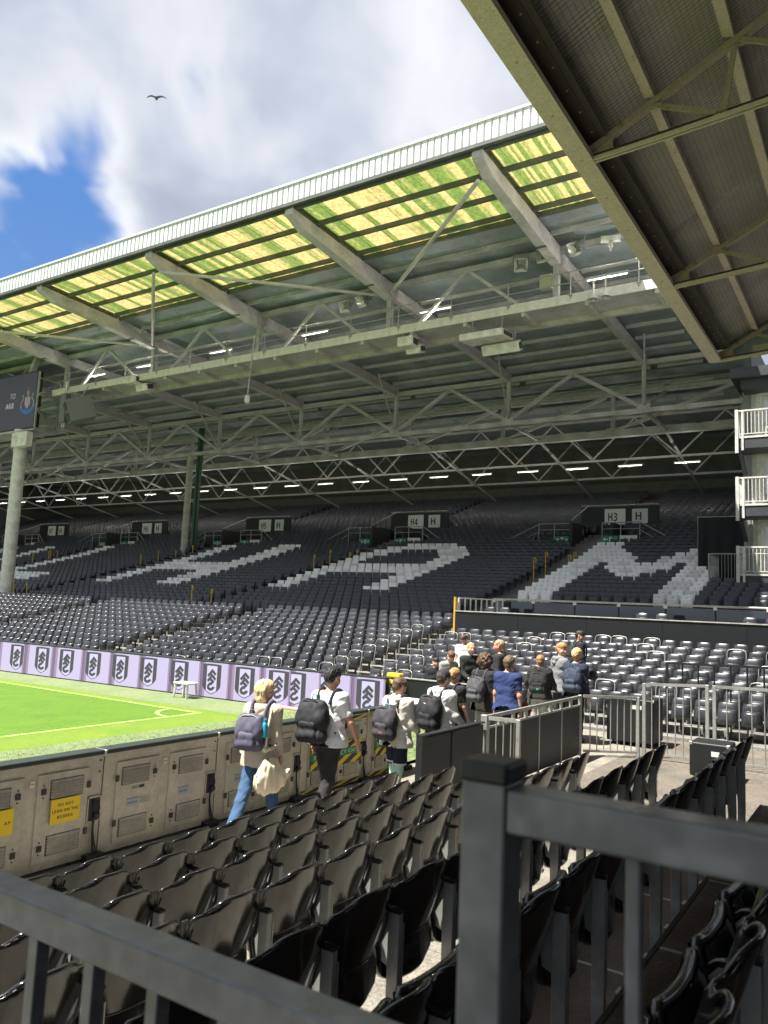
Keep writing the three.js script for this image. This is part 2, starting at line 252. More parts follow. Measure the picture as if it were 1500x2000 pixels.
for (let i = 1; i <= 8; i++) {
  const zs = i >= 7 ? (i === 7 ? -1.45 : -2.2) : i === 6 ? -1.2 : -0.45;
  let cn = 0;
  for (let z = ROW_END + 0.28; z < zs; z += 0.47) {
    cn++;
    const c = chair0.clone(); c.name = numbered('folding_chair'); c.position.set(ROWX(i), ROWY(i) + (i > 1 ? 0 : 0.0), z + (R0() - 0.5) * 0.006); c.rotation.y = (R0() - 0.5) * 0.03; c.scale.y = 1 + (R0() - 0.5) * 0.012;
    const s = c.children.find(q => q.name === 'seat'); s.rotation.z = (R0() - 0.5) * 0.07;
    tag(c, `black glossy tip-up chair, ${rowWord[i]} row from the board cabinets, ${nth(cn)} from the fenced row end`, 'chair', `near chairs, ${rowWord[i]} row`); scene.add(c);
  }
}

// ---------------------------------------------------------------- board cabinets beside the walkway (their backs face the chairs)
function textTex(W, H, draw, rep) { const c = document.createElement('canvas'); c.width = W; c.height = H; const x = c.getContext('2d'); draw(x, W, H); const t = new THREE.CanvasTexture(c); t.colorSpace = THREE.SRGBColorSpace; t.magFilter = THREE.LinearFilter; return t; }
const faceX = (z0, z1, y0, y1, x) => { const g = new THREE.PlaneGeometry(Math.abs(z1 - z0), y1 - y0); g.rotateY(Math.PI / 2); g.translate(x, (y0 + y1) / 2, (z0 + z1) / 2); return g; };
const FX = -6.7; // plane of the cabinet backs
const yellowSign = lines => new THREE.MeshStandardMaterial({ roughness: 0.5, map: textTex(512, 420, (x, W, H) => { x.fillStyle = '#f3cf1e'; x.fillRect(0, 0, W, H); x.fillStyle = '#1c1c1a'; x.font = 'bold 72px sans-serif'; x.textAlign = 'center'; lines.forEach((l, i) => x.fillText(l, W / 2, 128 + i * 104)); }) });
const signLean = yellowSign(['DO NOT', 'LEAN ON THE', 'BOARDS']);
const signAy = new THREE.MeshStandardMaterial({ roughness: 0.5, map: textTex(512, 512, (x, W, H) => { x.fillStyle = '#f3cf1e'; x.fillRect(0, 0, W, H); x.fillStyle = '#1c1c1a'; x.font = 'bold 84px sans-serif'; x.fillText('AY', 372, 300); }) });
const stickerItal = new THREE.MeshStandardMaterial({ roughness: 0.5, map: textTex(256, 128, (x, W, H) => { x.fillStyle = '#a7adb3'; x.fillRect(0, 0, W, H); x.fillStyle = '#3a4350'; x.font = 'bold 44px sans-serif'; x.fillText('ITALTELO', 22, 90); x.fillStyle = '#8d959d'; x.fillRect(0, 0, W, 26); }) });
const stickerData = new THREE.MeshStandardMaterial({ roughness: 0.5, map: textTex(256, 128, (x, W, H) => { x.fillStyle = '#b3b2a6'; x.fillRect(0, 0, W, H); x.fillStyle = '#75756c'; for (let i = 0; i < 5; i++) x.fillRect(14, 16 + i * 22, 90 + (i * 53) % 110, 8); }) });
const stickerTag = new THREE.MeshStandardMaterial({ roughness: 0.5, map: textTex(96, 96, (x) => { x.fillStyle = '#ded9cc'; x.fillRect(0, 0, 96, 96); x.fillStyle = '#55524c'; x.fillRect(18, 40, 60, 12); }) });
const stickerDark = new THREE.MeshStandardMaterial({ roughness: 0.5, map: textTex(192, 64, (x) => { x.fillStyle = '#9a998d'; x.fillRect(0, 0, 192, 64); x.fillStyle = '#2e333b'; x.fillRect(112, 4, 80, 56); x.fillStyle = '#595c60'; x.fillRect(10, 18, 90, 8); x.fillRect(10, 38, 70, 8); }) });
const chevron = new THREE.MeshStandardMaterial({ roughness: 0.5, map: textTex(512, 256, (x, W, H) => { x.fillStyle = '#d8bd2a'; x.fillRect(0, 0, W, H); x.fillStyle = '#23282c'; for (let i = -2; i < 6; i++) { x.beginPath(); x.moveTo(i * 150, H); x.lineTo(i * 150 + 80, H); x.lineTo(i * 150 + 190, 0); x.lineTo(i * 150 + 110, 0); x.fill(); } }) });
const emerg = new THREE.MeshStandardMaterial({ roughness: 0.5, map: textTex(1024, 160, (x, W, H) => { x.fillStyle = '#17794a'; x.fillRect(0, 0, W, H); x.fillStyle = '#cfe0d2'; x.font = '118px sans-serif'; x.fillText('EMERGENCY EXIT', 40, 122); }) });
function cabDoor(th, z0, z1, hingeLow, o = {}) { // z0<z1 in north-going order given as positive distances
  const d = part(th, 'door', rbx(FX - 0.004, FX + 0.012, 0.10, 0.90, -z1, -z0, 0.003, 1), mat.cabinet);
  const w = z1 - z0, lv = (y0, a, b) => { part(th, 'vent', bx(FX + 0.0122, FX + 0.0135, y0 - 0.012, y0 + 0.172, -b - 0.012, -a + 0.012), mat.louvreIn, d); for (let k = 0; k < 6; k++) { const g = bx(-0.002, 0.002, 0, 0.026, 0, b - a); g.rotateZ(0.62); g.translate(FX + 0.028, y0 + k * 0.028, -b); part(th, 'louvre', g, mat.cabinet, d); } };
  const la = z0 + (hingeLow ? 0.14 : 0.07), lb = z1 - (hingeLow ? 0.07 : 0.14); lv(0.67, la, lb); lv(0.165, la, lb);
  const hz = hingeLow ? z1 - 0.0 : z0 + 0.0, lz = hingeLow ? z0 + 0.06 : z1 - 0.06;
  for (const y of [0.30, 0.74]) part(th, 'hinge', rbx(FX + 0.012, FX + 0.032, y - 0.03, y + 0.03, -hz - 0.018, -hz + 0.018, 0.004, 1), mat.cabinetDark, d);
  for (const y of [0.235, 0.745]) { part(th, 'latch', [rbx(FX + 0.0125, FX + 0.03, y - 0.026, y + 0.026, -lz - 0.024, -lz + 0.024, 0.004, 1), tube([FX + 0.03, y, -lz], [FX + 0.037, y, -lz], 0.012, 8)], mat.cabinetDark, d); for (const e of [-0.055, 0.055]) part(th, 'bolt', tube([FX + 0.012, y + e, -lz], [FX + 0.019, y + e, -lz], 0.008, 6), mat.cabinetDark, d); }
  if (o.sign) part(th, 'warning_sign', faceX(-(z0 + w * 0.24), -(z0 + w * 0.82), 0.435, 0.66, FX + 0.042), o.sign, d);
  if (o.plate) part(th, 'maker_plate', faceX(-(z0 + w * 0.26), -(z0 + w * 0.55), 0.43, 0.52, FX + 0.0135), stickerItal, d);
  if (o.data) part(th, 'data_plate', faceX(-(z0 + w * 0.56), -(z0 + w * 0.84), 0.44, 0.52, FX + 0.0136), stickerData, d);
  if (o.dark) part(th, 'number_plate', faceX(-(z0 + w * 0.36), -(z0 + w * 0.66), 0.60, 0.635, FX + 0.0136), stickerDark, d);
  return d;
}
const SE = [0.58, 2.17, 3.75, 5.33, 6.92, 8.5, 10.08, 11.3];
const cabLab = ['board cabinet cut by the frame edge beneath the long near railing', 'beige board cabinet near the southern railing, plain doors', 'beige board cabinet with the yellow signs, one reading do not lean on the boards', 'beige board cabinet with grey maker plates beside the yellow-signed one', 'beige board cabinet behind the woman with the canvas bag', 'beige board cabinet with black and yellow hazard stripes and green exit strip', 'dark end board cabinet with folded white top beside the hooded boys'];
for (let k = 0; k < 7; k++) {
  const a = SE[k], b = SE[k + 1], hz = k === 5 || k === 6, t = thing('board_cabinet', cabLab[k], 'board cabinet', [FX, 0, -(a + b) / 2], 'board cabinets along the walkway');
  part(t, 'housing', [bx(FX - 0.14, FX - 0.005, 0.03, 1.0, -b + 0.004, -a - 0.004), bx(FX - 0.005, FX, 0.93, 1.0, -b + 0.004, -a - 0.004)], mat.cabinet);
  part(t, 'foot', [bx(FX - 0.12, FX - 0.02, 0, 0.03, -a - 0.3, -a - 0.1), bx(FX - 0.12, FX - 0.02, 0, 0.03, -b + 0.1, -b + 0.3)], mat.cabinetDark);
  part(t, 'top_cap', [rbx(FX - 0.165, FX + 0.022, 1.003, 1.05, -b + 0.008, -a - 0.008, 0.018, 3)], mat.rubber);
  part(t, 'joint_foam', [rbx(FX - 0.15, FX + 0.027, 0.985, 1.045, -b - 0.006, -b + 0.022, 0.008, 1)], mat.foam);
  const m = (a + b) / 2; const L1 = Math.min(0.55, (b - a) / 2 - 0.2);
  const d1 = cabDoor(t, a + 0.16, a + 0.16 + L1, false, { sign: k === 2 ? signAy : null, plate: k !== 2, data: k === 2 || k === 3, dark: k === 2 || k === 3 });
  const d2 = cabDoor(t, b - 0.18 - L1, b - 0.18, true, { sign: k === 2 ? signLean : null, plate: k !== 5, data: false });
  part(t, 'seam_plate', [bx(FX, FX + 0.003, 0.04, 0.98, -b + 0.006, -b + 0.012), ...[0.08, 0.84, 0.95].map(y => tube([FX, y, -b + 0.05], [FX + 0.008, y, -b + 0.05], 0.009, 6))], mat.cabinetDark);
  part(t, 'tag_sticker', faceX(-m + 0.02, -m - 0.028, 0.80, 0.86, FX + 0.003), stickerTag);
  const hole = part(t, 'cable_window', [bx(FX + 0.001, FX + 0.004, 0.37, 0.60, -b + 0.02, -b + 0.155)], mat.cabinetDark);
  part(t, 'window_frame', [bx(FX + 0.001, FX + 0.012, 0.595, 0.61, -b + 0.01, -b + 0.165), bx(FX + 0.001, FX + 0.012, 0.36, 0.375, -b + 0.01, -b + 0.165), bx(FX + 0.001, FX + 0.012, 0.36, 0.61, -b + 0.155, -b + 0.168), bx(FX + 0.001, FX + 0.012, 0.36, 0.61, -b + 0.008, -b + 0.021)], mat.cabinet, hole);
  part(t, 'cable', [path([[FX + 0.012, 0.58, -b + 0.09], [FX + 0.035, 0.5, -b + 0.12], [FX + 0.03, 0.44, -b + 0.07], [FX + 0.02, 0.36, -b + 0.09], [FX + 0.025, 0.15, -b + 0.085], [FX + 0.06, 0.02, -b + 0.1]], 0.011, 6, 24), path([[FX + 0.012, 0.56, -b + 0.05], [FX + 0.03, 0.48, -b + 0.04], [FX + 0.03, 0.40, -b + 0.1], [FX + 0.02, 0.2, -b + 0.07], [FX + 0.06, 0.02, -b + 0.05]], 0.008, 6, 24), rbx(FX + 0.01, FX + 0.05, 0.40, 0.45, -b + 0.04, -b + 0.1, 0.006, 1)], mat.blackPaint, hole);
  part(t, 'plug_box', rbx(FX + 0.005, FX + 0.09, 0.0, 0.07, -b - 0.02, -b + 0.19, 0.008, 1), mat.blackPaint);
  if (hz) {
    part(t, 'hazard_stripe', faceX(-(a + 0.18), -(b - 0.2), 0.34, 0.46, FX + 0.044), chevron); part(t, 'hazard_stripe', faceX(-(a + 0.18), -(b - 0.2), 0.56, 0.66, FX + 0.044), chevron);
    part(t, 'hazard_stripe', faceX(-(a + 0.05), -(b - 0.05), 0.04, 0.095, FX + 0.006), chevron); part(t, 'hazard_stripe', faceX(-(a + 0.05), -(b - 0.05), 0.935, 0.985, FX + 0.004), chevron);
    part(t, 'exit_strip', faceX(-(a + 0.18), -(b - 0.2), 0.462, 0.558, FX + 0.045), emerg);
  }
}
{ const t = thing('folding_shelf', 'white folded table top resting on the end board cabinet', 'table top', [-6.72, 1.05, -11.4]); part(t, 'top', rbx(-6.95, -6.45, 1.052, 1.075, -11.75, -10.95, 0.008, 1), mat.white); part(t, 'edge', rbx(-6.44, -6.41, 1.05, 1.08, -11.74, -10.96, 0.006, 1), mat.galv); }

// ---------------------------------------------------------------- display boards behind the goal line
function crest(x, cx, cy, w, h) { // tall shield with three stacked letters
  x.save(); x.translate(cx, cy); x.fillStyle = '#4c4a52';
  const sh = (s) => { x.beginPath(); x.moveTo(-w / 2 * s, -h / 2 * s); x.quadraticCurveTo(0, -h / 2 * s - 7 * s, w / 2 * s, -h / 2 * s); x.lineTo(w / 2 * s, h * 0.22 * s); x.quadraticCurveTo(w * 0.40 * s, h * 0.40 * s, 0, h / 2 * s); x.quadraticCurveTo(-w * 0.40 * s, h * 0.40 * s, -w / 2 * s, h * 0.22 * s); x.closePath(); };
  sh(1); x.fill(); x.save(); sh(0.985); x.clip(); x.fillStyle = '#d9d3ee'; x.fillRect(-w * 0.29, -h / 2 + 7, w * 0.58, h); x.restore(); x.lineWidth = 5; x.strokeStyle = '#4c4a52'; sh(1); x.stroke();
  x.strokeStyle = '#4a4850'; x.lineWidth = 19; x.lineJoin = 'miter';
  for (const dy of [-0.20, -0.03]) { x.beginPath(); x.moveTo(-w * 0.22, h * (dy + 0.10)); x.lineTo(w * 0.02, h * (dy - 0.10)); x.lineTo(w * 0.22, h * (dy + 0.03)); x.moveTo(-w * 0.10, h * (dy + 0.01)); x.lineTo(w * 0.14, h * (dy + 0.13)); x.stroke(); }
  x.beginPath(); x.ellipse(-w * 0.01, h * 0.24, w * 0.17, h * 0.095, -0.3, 0.15 * Math.PI, 1.72 * Math.PI); x.stroke(); x.restore();
}
{
  const seams = [-40.3, -38.9, -37.5, -36.1, -34.7, -33.3, -31.9, -30.5, -29.1, -27.8, -26.5, -25.2, -23.9, -22.55, -21.22, -19.88, -18.69, -17.52, -16.39, -15.28, -14.3, -13.27, -12.35, -11.47, -10.6, -9.69], fr = [0.5, 0.5, 0.5, 0.5, 0.5, 0.5, 0.5, 0.5, 0.5, 0.6, 0.65, 0.7, 0.72, 0.63, 0.47, 0.38, 0.33, 0.29, 0.32, 0.4, 0.5, 0.6, 0.16, 0.12, 0.5];
  const zl = x => -14.6 - (x + 24) * 0.049;
  for (let k = 0; k < seams.length - 1; k++) {
    const a = seams[k], b = seams[k + 1], w = b - a, cx = (a + b) / 2;
    const tx_ = textTex(256, 224, (x, W, H) => { const r = rng(k + 3); x.fillStyle = '#d9d3ee'; x.fillRect(0, 0, W, H); for (let i = -40; i < 80; i++) { x.strokeStyle = i & 1 ? 'rgba(120,140,235,.30)' : 'rgba(245,170,180,.34)'; x.lineWidth = 3; const o = i * 7; x.beginPath(); x.moveTo(o, H); x.lineTo(o + (k > 18 ? 260 : 130), 0); x.stroke(); } const gr = fr[k] < 0.5 ? 0 : W - 18; x.fillStyle = 'rgba(88,60,84,.62)'; x.fillRect(0, 0, 22, H); x.fillStyle = 'rgba(110,84,112,.45)'; x.fillRect(22, 0, 20, H); x.fillStyle = 'rgba(100,70,100,.4)'; x.fillRect(W - 14, 0, 14, H); for (let i = 0; i < H; i += 4) { x.fillStyle = 'rgba(60,50,80,.10)'; x.fillRect(0, i, W, 1); } crest(x, W * fr[k], H * 0.49, 142 * 1.1 / w, 190); });
    const t = thing('display_board', k > 23 ? 'lit lavender display board with shield crest ending beside the yellow marker' : `lit lavender display board with shield crest, ${nth(25 - k)} counted from the yellow marker`, 'display board', [cx, 0.05, zl(cx)], 'display boards behind the goal line', Math.atan(0.049));
    const m = new THREE.MeshStandardMaterial({ color: 0x0c0c0e, roughness: 0.5, emissive: 0xffffff, emissiveIntensity: 0.32, emissiveMap: tx_ });
    const g = new THREE.PlaneGeometry(w - 0.008, 0.88); g.translate(0, 0.47, 0.0625); mesh('screen', g, m, t);
    mesh('casing', [bx(-w / 2 + 0.002, w / 2 - 0.002, 0.01, 0.925, -0.09, 0.06)], mat.blackPaint, t); mesh('top_rail', bx(-w / 2 + 0.001, w / 2 - 0.001, 0.926, 0.945, -0.1, 0.075), mat.rubber, t);
    mesh('stand_foot', bx(-w / 2 + 0.1, -w / 2 + 0.16, 0, 0.6, -0.35, -0.091), mat.blackPaint, t);
  }
  const st = thing('plastic_stool', 'white plastic stool on the turf before the display boards', 'stool', [-15.35, 0.052, -14.55]);
  part(st, 'seat', rbx(-15.62, -15.08, 0.40, 0.44, -14.75, -14.35, 0.012, 2), mat.white);
  for (const [x, z] of [[-15.6, -14.72], [-15.1, -14.72], [-15.6, -14.38], [-15.1, -14.38]]) part(st, 'leg', bar([x, 0.055, z], [x + (x < -15.35 ? 0.05 : -0.05), 0.41, z + (z < -14.5 ? 0.02 : -0.02)], 0.055, 0.04), mat.white);
  const pp = thing('kerb_strip', 'salmon coloured strip lying at the foot of the display boards', 'strip', [-12.4, 0.055, -15.0]); part(pp, 'strip', rbx(-13.1, -11.5, 0.056, 0.11, -15.02, -14.9, 0.01, 1), M(0.72, 0.38, 0.30, 0.6)); part(pp, 'end_cap', rbx(-11.497, -11.45, 0.056, 0.12, -15.03, -14.89, 0.01, 1), mat.offWhite);
}
// ---------------------------------------------------------------- far stand: stepped terrace
const RZ = k => -(40.65 - 0.74 * (k - 1));
const RY = k => k <= 5 ? 5.53 + 0.24 * (5 - k) : k <= 15 ? 3.525 + 0.2 * (15 - k) : k <= 21 ? 2.47 + 0.177 * (21 - k) : 2.47 - 0.16 * (k - 21); // top of the seat backs
const FL = k => RY(k) - 0.80;
const SX0 = -86, SX1 = 4, ROW_BACK = -21;
const AISLES = [[-14.15, -13.06], [-27.75, -26.75], [-42.6, -41.5], [-56, -55], [-70, -69]];
const LOWAISLES = [[-13.42, -12.42], [-23.9, -22.95], [-34.6, -33.6], [-45.5, -44.5], [-57, -56]];
{
  const t = structure('far_terrace', bx(SX0, SX1, -0.3, -0.02, -58, -15.7), mat.terrace);
  for (let k = ROW_BACK; k <= 33; k++) { const f = FL(k); if (f < 0.0) continue; const x1 = k >= 16 && k <= 20 ? -13 : k > 31 ? -9.4 : SX1; mesh('step', bx(SX0, x1, -0.02, f, RZ(k) - 0.37, RZ(k) + 0.37), mat.terrace, t); }
  mesh('platform', bx(-12.95, SX1, -0.02, 1.95, -29.9, -24.5), mat.terrace, t);
  // stairs in the aisles: two half steps per row
  for (const [a, b] of AISLES) for (let k = ROW_BACK + 1; k <= 20; k++) { mesh('stair_step', bx(a, b, FL(k) - 0.05, FL(k) + (FL(k - 1) - FL(k)) * 0.5, RZ(k) - 0.372, RZ(k) - 0.02), mat.concrete, t); mesh('stair_nosing', bx(a + 0.05, b - 0.05, FL(k) + 0.001, FL(k) + 0.005, RZ(k) + 0.31, RZ(k) + 0.365), k === 8 ? mat.yellow : mat.offWhite, t); }
  for (const [a, b] of LOWAISLES) for (let k = 21; k <= 33; k++) { mesh('stair_step', bx(a, b, FL(k) - 0.05, FL(k) + 0.08, RZ(k) - 0.372, RZ(k) - 0.02), mat.concrete, t); if (FL(k) > 0.02) mesh('stair_nosing', bx(a + 0.03, b - 0.03, FL(k) + 0.001, FL(k) + 0.005, RZ(k) + 0.27, RZ(k) + 0.365), k > 26 ? mat.yellow : mat.offWhite, t); }
  mesh('yellow_landing', bx(-14.1, -13.1, FL(9) + 0.006, FL(9) + 0.012, RZ(9) - 0.35, RZ(9) + 0.35), M(0.55, 0.34, 0.04, 0.7), t);
}
// seats of the far stand. lower tier: bucket seats; upper tier: flat-backed seats
function bulge(w, h, d, seg, tw = 0.8) { return grid(seg, seg, (u, v) => { const a = u * 2 - 1, b = v * 2 - 1, e = Math.max(0, (1 - Math.pow(Math.abs(a), 3)) * (1 - Math.pow(Math.abs(b), 3))); return [a * w * mix(1, tw, v * v), v * h, d * Math.pow(e, 0.45)]; }); }
const seatGeo = {
  bucket: (() => { const b = bulge(0.215, 0.43, 0.05, 7, 0.78); b.translate(0, 0.37, 0.0); const bb = bulge(0.215, 0.43, -0.04, 5, 0.78); bb.scale(-1, 1, 1); bb.translate(0, 0.37, -0.012); const s = bulge(0.195, 0.34, 0.10, 8, 0.86); s.rotateX(-0.16); s.translate(0, 0.335, 0.075); const sb = bulge(0.195, 0.34, -0.02, 4, 0.86); sb.scale(-1, 1, 1); sb.rotateX(-0.16); sb.translate(0, 0.335, 0.07); const leg = bx(-0.02, 0.02, 0, 0.42, -0.03, 0.03); const g = mg([b, bb, s, sb, leg]); return g; })(),
  flat: (() => { const b = bulge(0.232, 0.42, 0.03, 6, 0.9); b.translate(0, 0.38, 0); const bb = bulge(0.232, 0.42, -0.03, 4, 0.9); bb.scale(-1, 1, 1); bb.translate(0, 0.38, -0.012); const s = bulge(0.205, 0.36, 0.05, 6, 0.9); s.rotateX(-0.12); s.translate(0, 0.33, 0.07); const leg = bx(-0.02, 0.02, 0, 0.40, -0.03, 0.03); return mg([b, bb, s, leg]); })(),
};
seatGeo.frame = (() => { const w = 0.225; return path([[-w, 0.02, 0.06], [-w, 0.40, 0.08], [-w, 0.79, 0.02], [-w + 0.05, 0.83, 0.01], [w - 0.05, 0.83, 0.01], [w, 0.79, 0.02], [w, 0.40, 0.08], [w, 0.02, 0.06]], 0.011, 5, 40); })();
seatGeo.numberPlate = bx(-0.03, 0.03, 0.66, 0.685, 0.03, 0.045);
const inR = (x, list) => list.some(([a, b]) => x > a - 0.19 && x < b + 0.19);
const seats = { bucket: [], flat: [], white: [] };
function whiteAt(k, x) {
  if (k < 1 || k > 15) return false; const R = (a, b) => x > a - 0.02 && x < b + 0.02;
  // M
  if (x > -13.2) { const c = Math.floor((x + 13.03) / 0.497); if (c < 0 || c > 13) return false; const rows = { 1: '11100000000111', 2: '11100000000111', 3: '11110000001111', 4: '11111000011111', 5: '11111100111111', 6: '11111100111111', 7: '11101111110111', 8: '11101111110111', 9: '11100111100111', 10: '11100011000111' }; return (rows[k] || '11100000000111')[c] === '1'; }
  // A
  if (R(-26.75, -19.3)) { if (k === 1) return R(-24.88, -21.5); if (k === 2) return R(-25.88, -20.5); if (k === 3) return R(-26.35, -24.36) || R(-22, -20.06); if (k === 4) return R(-26.75, -24.85) || R(-21.5, -19.5); if (k === 8 || k === 9 || k === 10) return true; return R(-26.75, -25.25) || R(-20.9, -19.3); }
  if (R(-40.4, -33.35)) return k >= 8 && k <= 10 || R(-40.4, -38.9) || R(-34.85, -33.35);
  if (R(-53.5, -47.4)) return k >= 13 || R(-53.5, -52.0);
  if (R(-67.2, -60)) return k >= 13 || R(-67.2, -65.7) || R(-61.5, -60);
  if (R(-81, -74)) return k <= 3 || R(-81, -79.5) || (k >= 7 && k <= 9);
  return false;
}
{
  const r = rng(11);
  const vom = VOMS();
  for (let k = ROW_BACK; k <= 33; k++) {
    if (FL(k) < -0.3) continue;
    const lower = k >= 21;
    const blocks = [[SX0 + 0.4, -13.5, 0.49, -26.73 + 0.245], [-13.03, SX1 - 0.3, 0.497, -13.03 + 0.2485]];
    if (lower) { blocks[0] = [SX0 + 0.4, -12.92, 0.48, -12.9]; blocks[1] = [-12.4, 2.2, 0.48, -12.15]; }
    for (const [bi, [a, b, s, ph]] of blocks.entries()) {
      const n0 = Math.ceil((a - ph) / s), n1 = Math.floor((b - ph) / s);
      for (let n = n0; n <= n1; n++) {
        const x = ph + n * s; if (x - 0.2 < a || x + 0.2 > b) continue;
        if (lower ? inR(x, LOWAISLES) : inR(x, AISLES)) continue;
        if (lower && bi === 1 && (k < 24 || k > 31)) continue;
        if (lower && bi === 0 && FL(k) < -0.2) continue;
        if (!lower && bi === 1 && (k >= 16 || (k <= 6 && x > -6.7) || (k <= 10 && x > -6.15))) continue;
        if (!lower && vom.some(v => x > v - 3.6 && x < v + 2.7 && k <= -1 && k >= -3)) continue;
        if (!lower && vom.some(v => x > v - 1.5 && x < v + 0.9 && k <= 0 && k >= -4)) continue;
        // only what the camera's wedge can see
        const q = V(x, RY(k) - 2.6, RZ(k)); const ang = Math.atan2(-x, -RZ(k)) / D2R; if (ang > 62.5 || ang < -2) continue;
        const p = { x, y: FL(k), z: RZ(k) - 0.12, k, d: Math.hypot(x, RY(k) - 2.6, RZ(k)), c: 0.8 + r() * 0.45, t: (r() - 0.5) * 0.03 };
        if (lower) seats.bucket.push(p); else if (whiteAt(k, x)) seats.white.push(p); else seats.flat.push(p);
      }
    }
  }
}
function VOMS() { return [-13.6, -27.2, -40.8, -54.4, -68]; }
function plantSeats(list, geo, m, name, labelOf, category, group, stuffName, stuffLabel, extra) {
  list.sort((a, b) => a.d - b.d);
  list.slice(0, 300).forEach((p, i) => { const o = mesh(name, geo, Array.isArray(m) ? m[(p.c * 37 | 0) % m.length] : m, null); o.position.set(p.x, p.y, p.z); o.rotation.y = p.t; const L_ = labelOf(p); tag(o, L_[0], category, L_[1]); if (extra) extra(o, p, i); });
  const rest = list.slice(300); if (!rest.length) return;
  const im = new THREE.InstancedMesh(geo, Array.isArray(m) ? m[0] : m, rest.length), m4 = new THREE.Matrix4(), q = new THREE.Quaternion(), c = new THREE.Color();
  rest.forEach((p, i) => { m4.compose(V(p.x, p.y, p.z), q.setFromAxisAngle(V(0, 1, 0), p.t), V(1, 1, 1)); im.setMatrixAt(i, m4); c.setScalar(Math.min(1.15, p.c)); im.setColorAt(i, c); });
  im.name = stuffName; im.userData.kind = 'stuff'; tag(im, stuffLabel, category); im.castShadow = im.receiveShadow = true; scene.add(im);
}
const seatShades = [mat.blackSeat, M(0.044, 0.046, 0.053, 0.32), M(0.029, 0.031, 0.036, 0.25)];
plantSeats(seats.bucket, seatGeo.bucket, seatShades, 'bucket_chair', p => p.x > -12.45 ? [`shiny black bucket seat in the corner block, ${nth(p.k - 23)} row below the black parapet`, `corner block seats, ${nth(p.k - 23)} row`] : [`shiny black bucket seat of the lower tier beyond the yellow edged stairs, ${nth(p.k - 20)} row down`, `lower tier seats, ${nth(p.k - 20)} row`], 'seat', null, 'lower_tier_seats', 'rows of shiny black bucket seats far along the lower tier', (o, p, i) => { if ((p.x < -12.9 && p.x > -14.1) || (p.c * 100 | 0) % 9 === 0) mesh('tube_frame', seatGeo.frame, mat.galv, o); });
plantSeats(seats.flat, seatGeo.flat, [mat.navySeat, M(0.038, 0.042, 0.052, 0.42)], 'tip_up_chair', p => p.x > -13.2 ? [p.k > 0 ? `black tip-up seat beside the white letter M, level with its ${nth(p.k)} row` : 'black tip-up seat above the top of the letter M', `black seats around the letter M, row ${p.k}`] : [p.k > 15 ? `black tip-up seat ${nth(p.k - 15)} row below the foot of the letter A` : `black tip-up seat beside the white letter A, level with its ${nth(p.k)} row`, `black seats around the letter A, row ${p.k}`], 'seat', null, 'upper_tier_seats', 'rows of black tip-up seats filling the covered upper tier');
plantSeats(seats.white, seatGeo.flat, [mat.whiteSeat, mat.whiteSeat, mat.whiteSeat, M(0.66, 0.66, 0.66, 0.45)], 'white_chair', p => p.x > -13.2 ? [`white tip-up seat of the letter M, ${nth(p.k)} row from its top`, `white seats of the letter M, ${nth(p.k)} row`] : p.x > -28 ? [`white tip-up seat of the letter A, ${nth(p.k)} row from its top`, `white seats of the letter A, ${nth(p.k)} row`] : p.x > -42 ? [`white tip-up seat of the letter H, ${nth(p.k)} row from its top`, `white seats of the letter H, ${nth(p.k)} row`] : [`white tip-up seat of the letter L, ${nth(p.k)} row from its top`, `white seats of the letter L, ${nth(p.k)} row`], 'seat', null, 'far_white_seats', 'white seats of the letters beyond the scoreboard post', (o, p) => { if (p.x > -13.2) mesh('number_plate', seatGeo.numberPlate, mat.blackPaint, o); });
// yellow crook-topped handrails in the aisles
function crook(x, z, y, h) { const t = thing('aisle_handrail', 'yellow crook-topped handrail standing in a stair aisle of the far stand', 'handrail', [x, y, z], 'yellow aisle handrails'); part(t, 'post', path([[x, y, z], [x, y + h - 0.15, z], [x, y + h - 0.04, z + 0.03], [x + 0.08, y + h, z + 0.08], [x + 0.15, y + h - 0.06, z + 0.1], [x + 0.14, y + h - 0.2, z + 0.1]], 0.032, 6, 26), mat.yellowRail); part(t, 'base_plate', tube([x, y + 0.001, z], [x, y + 0.02, z], 0.07, 8), mat.yellowRail); }
for (const [x, k, h] of [[-14.05, 9, 1.25], [-14.05, 7, 1.25], [-13.15, 6, 0.95], [-13.15, 5, 0.95], [-27.7, 8, 1.25], [-27.7, 6, 1.25], [-26.8, 5, 0.95], [-26.8, 4, 0.95], [-28.0, 20, 1.35], [-26.7, 20, 1.2], [-42.5, 8, 1.25], [-42.5, 6, 1.25], [-41.6, 5, 1.1], [-41.55, 3, 1.1], [-42.6, 20, 1.35], [-41.3, 20, 1.2], [-55.9, 7, 1.2], [-55, 6, 1.2], [-55, 5, 1.1], [-55.9, 5, 1.2]]) crook(x, RZ(k) + 0.1, FL(k), h);

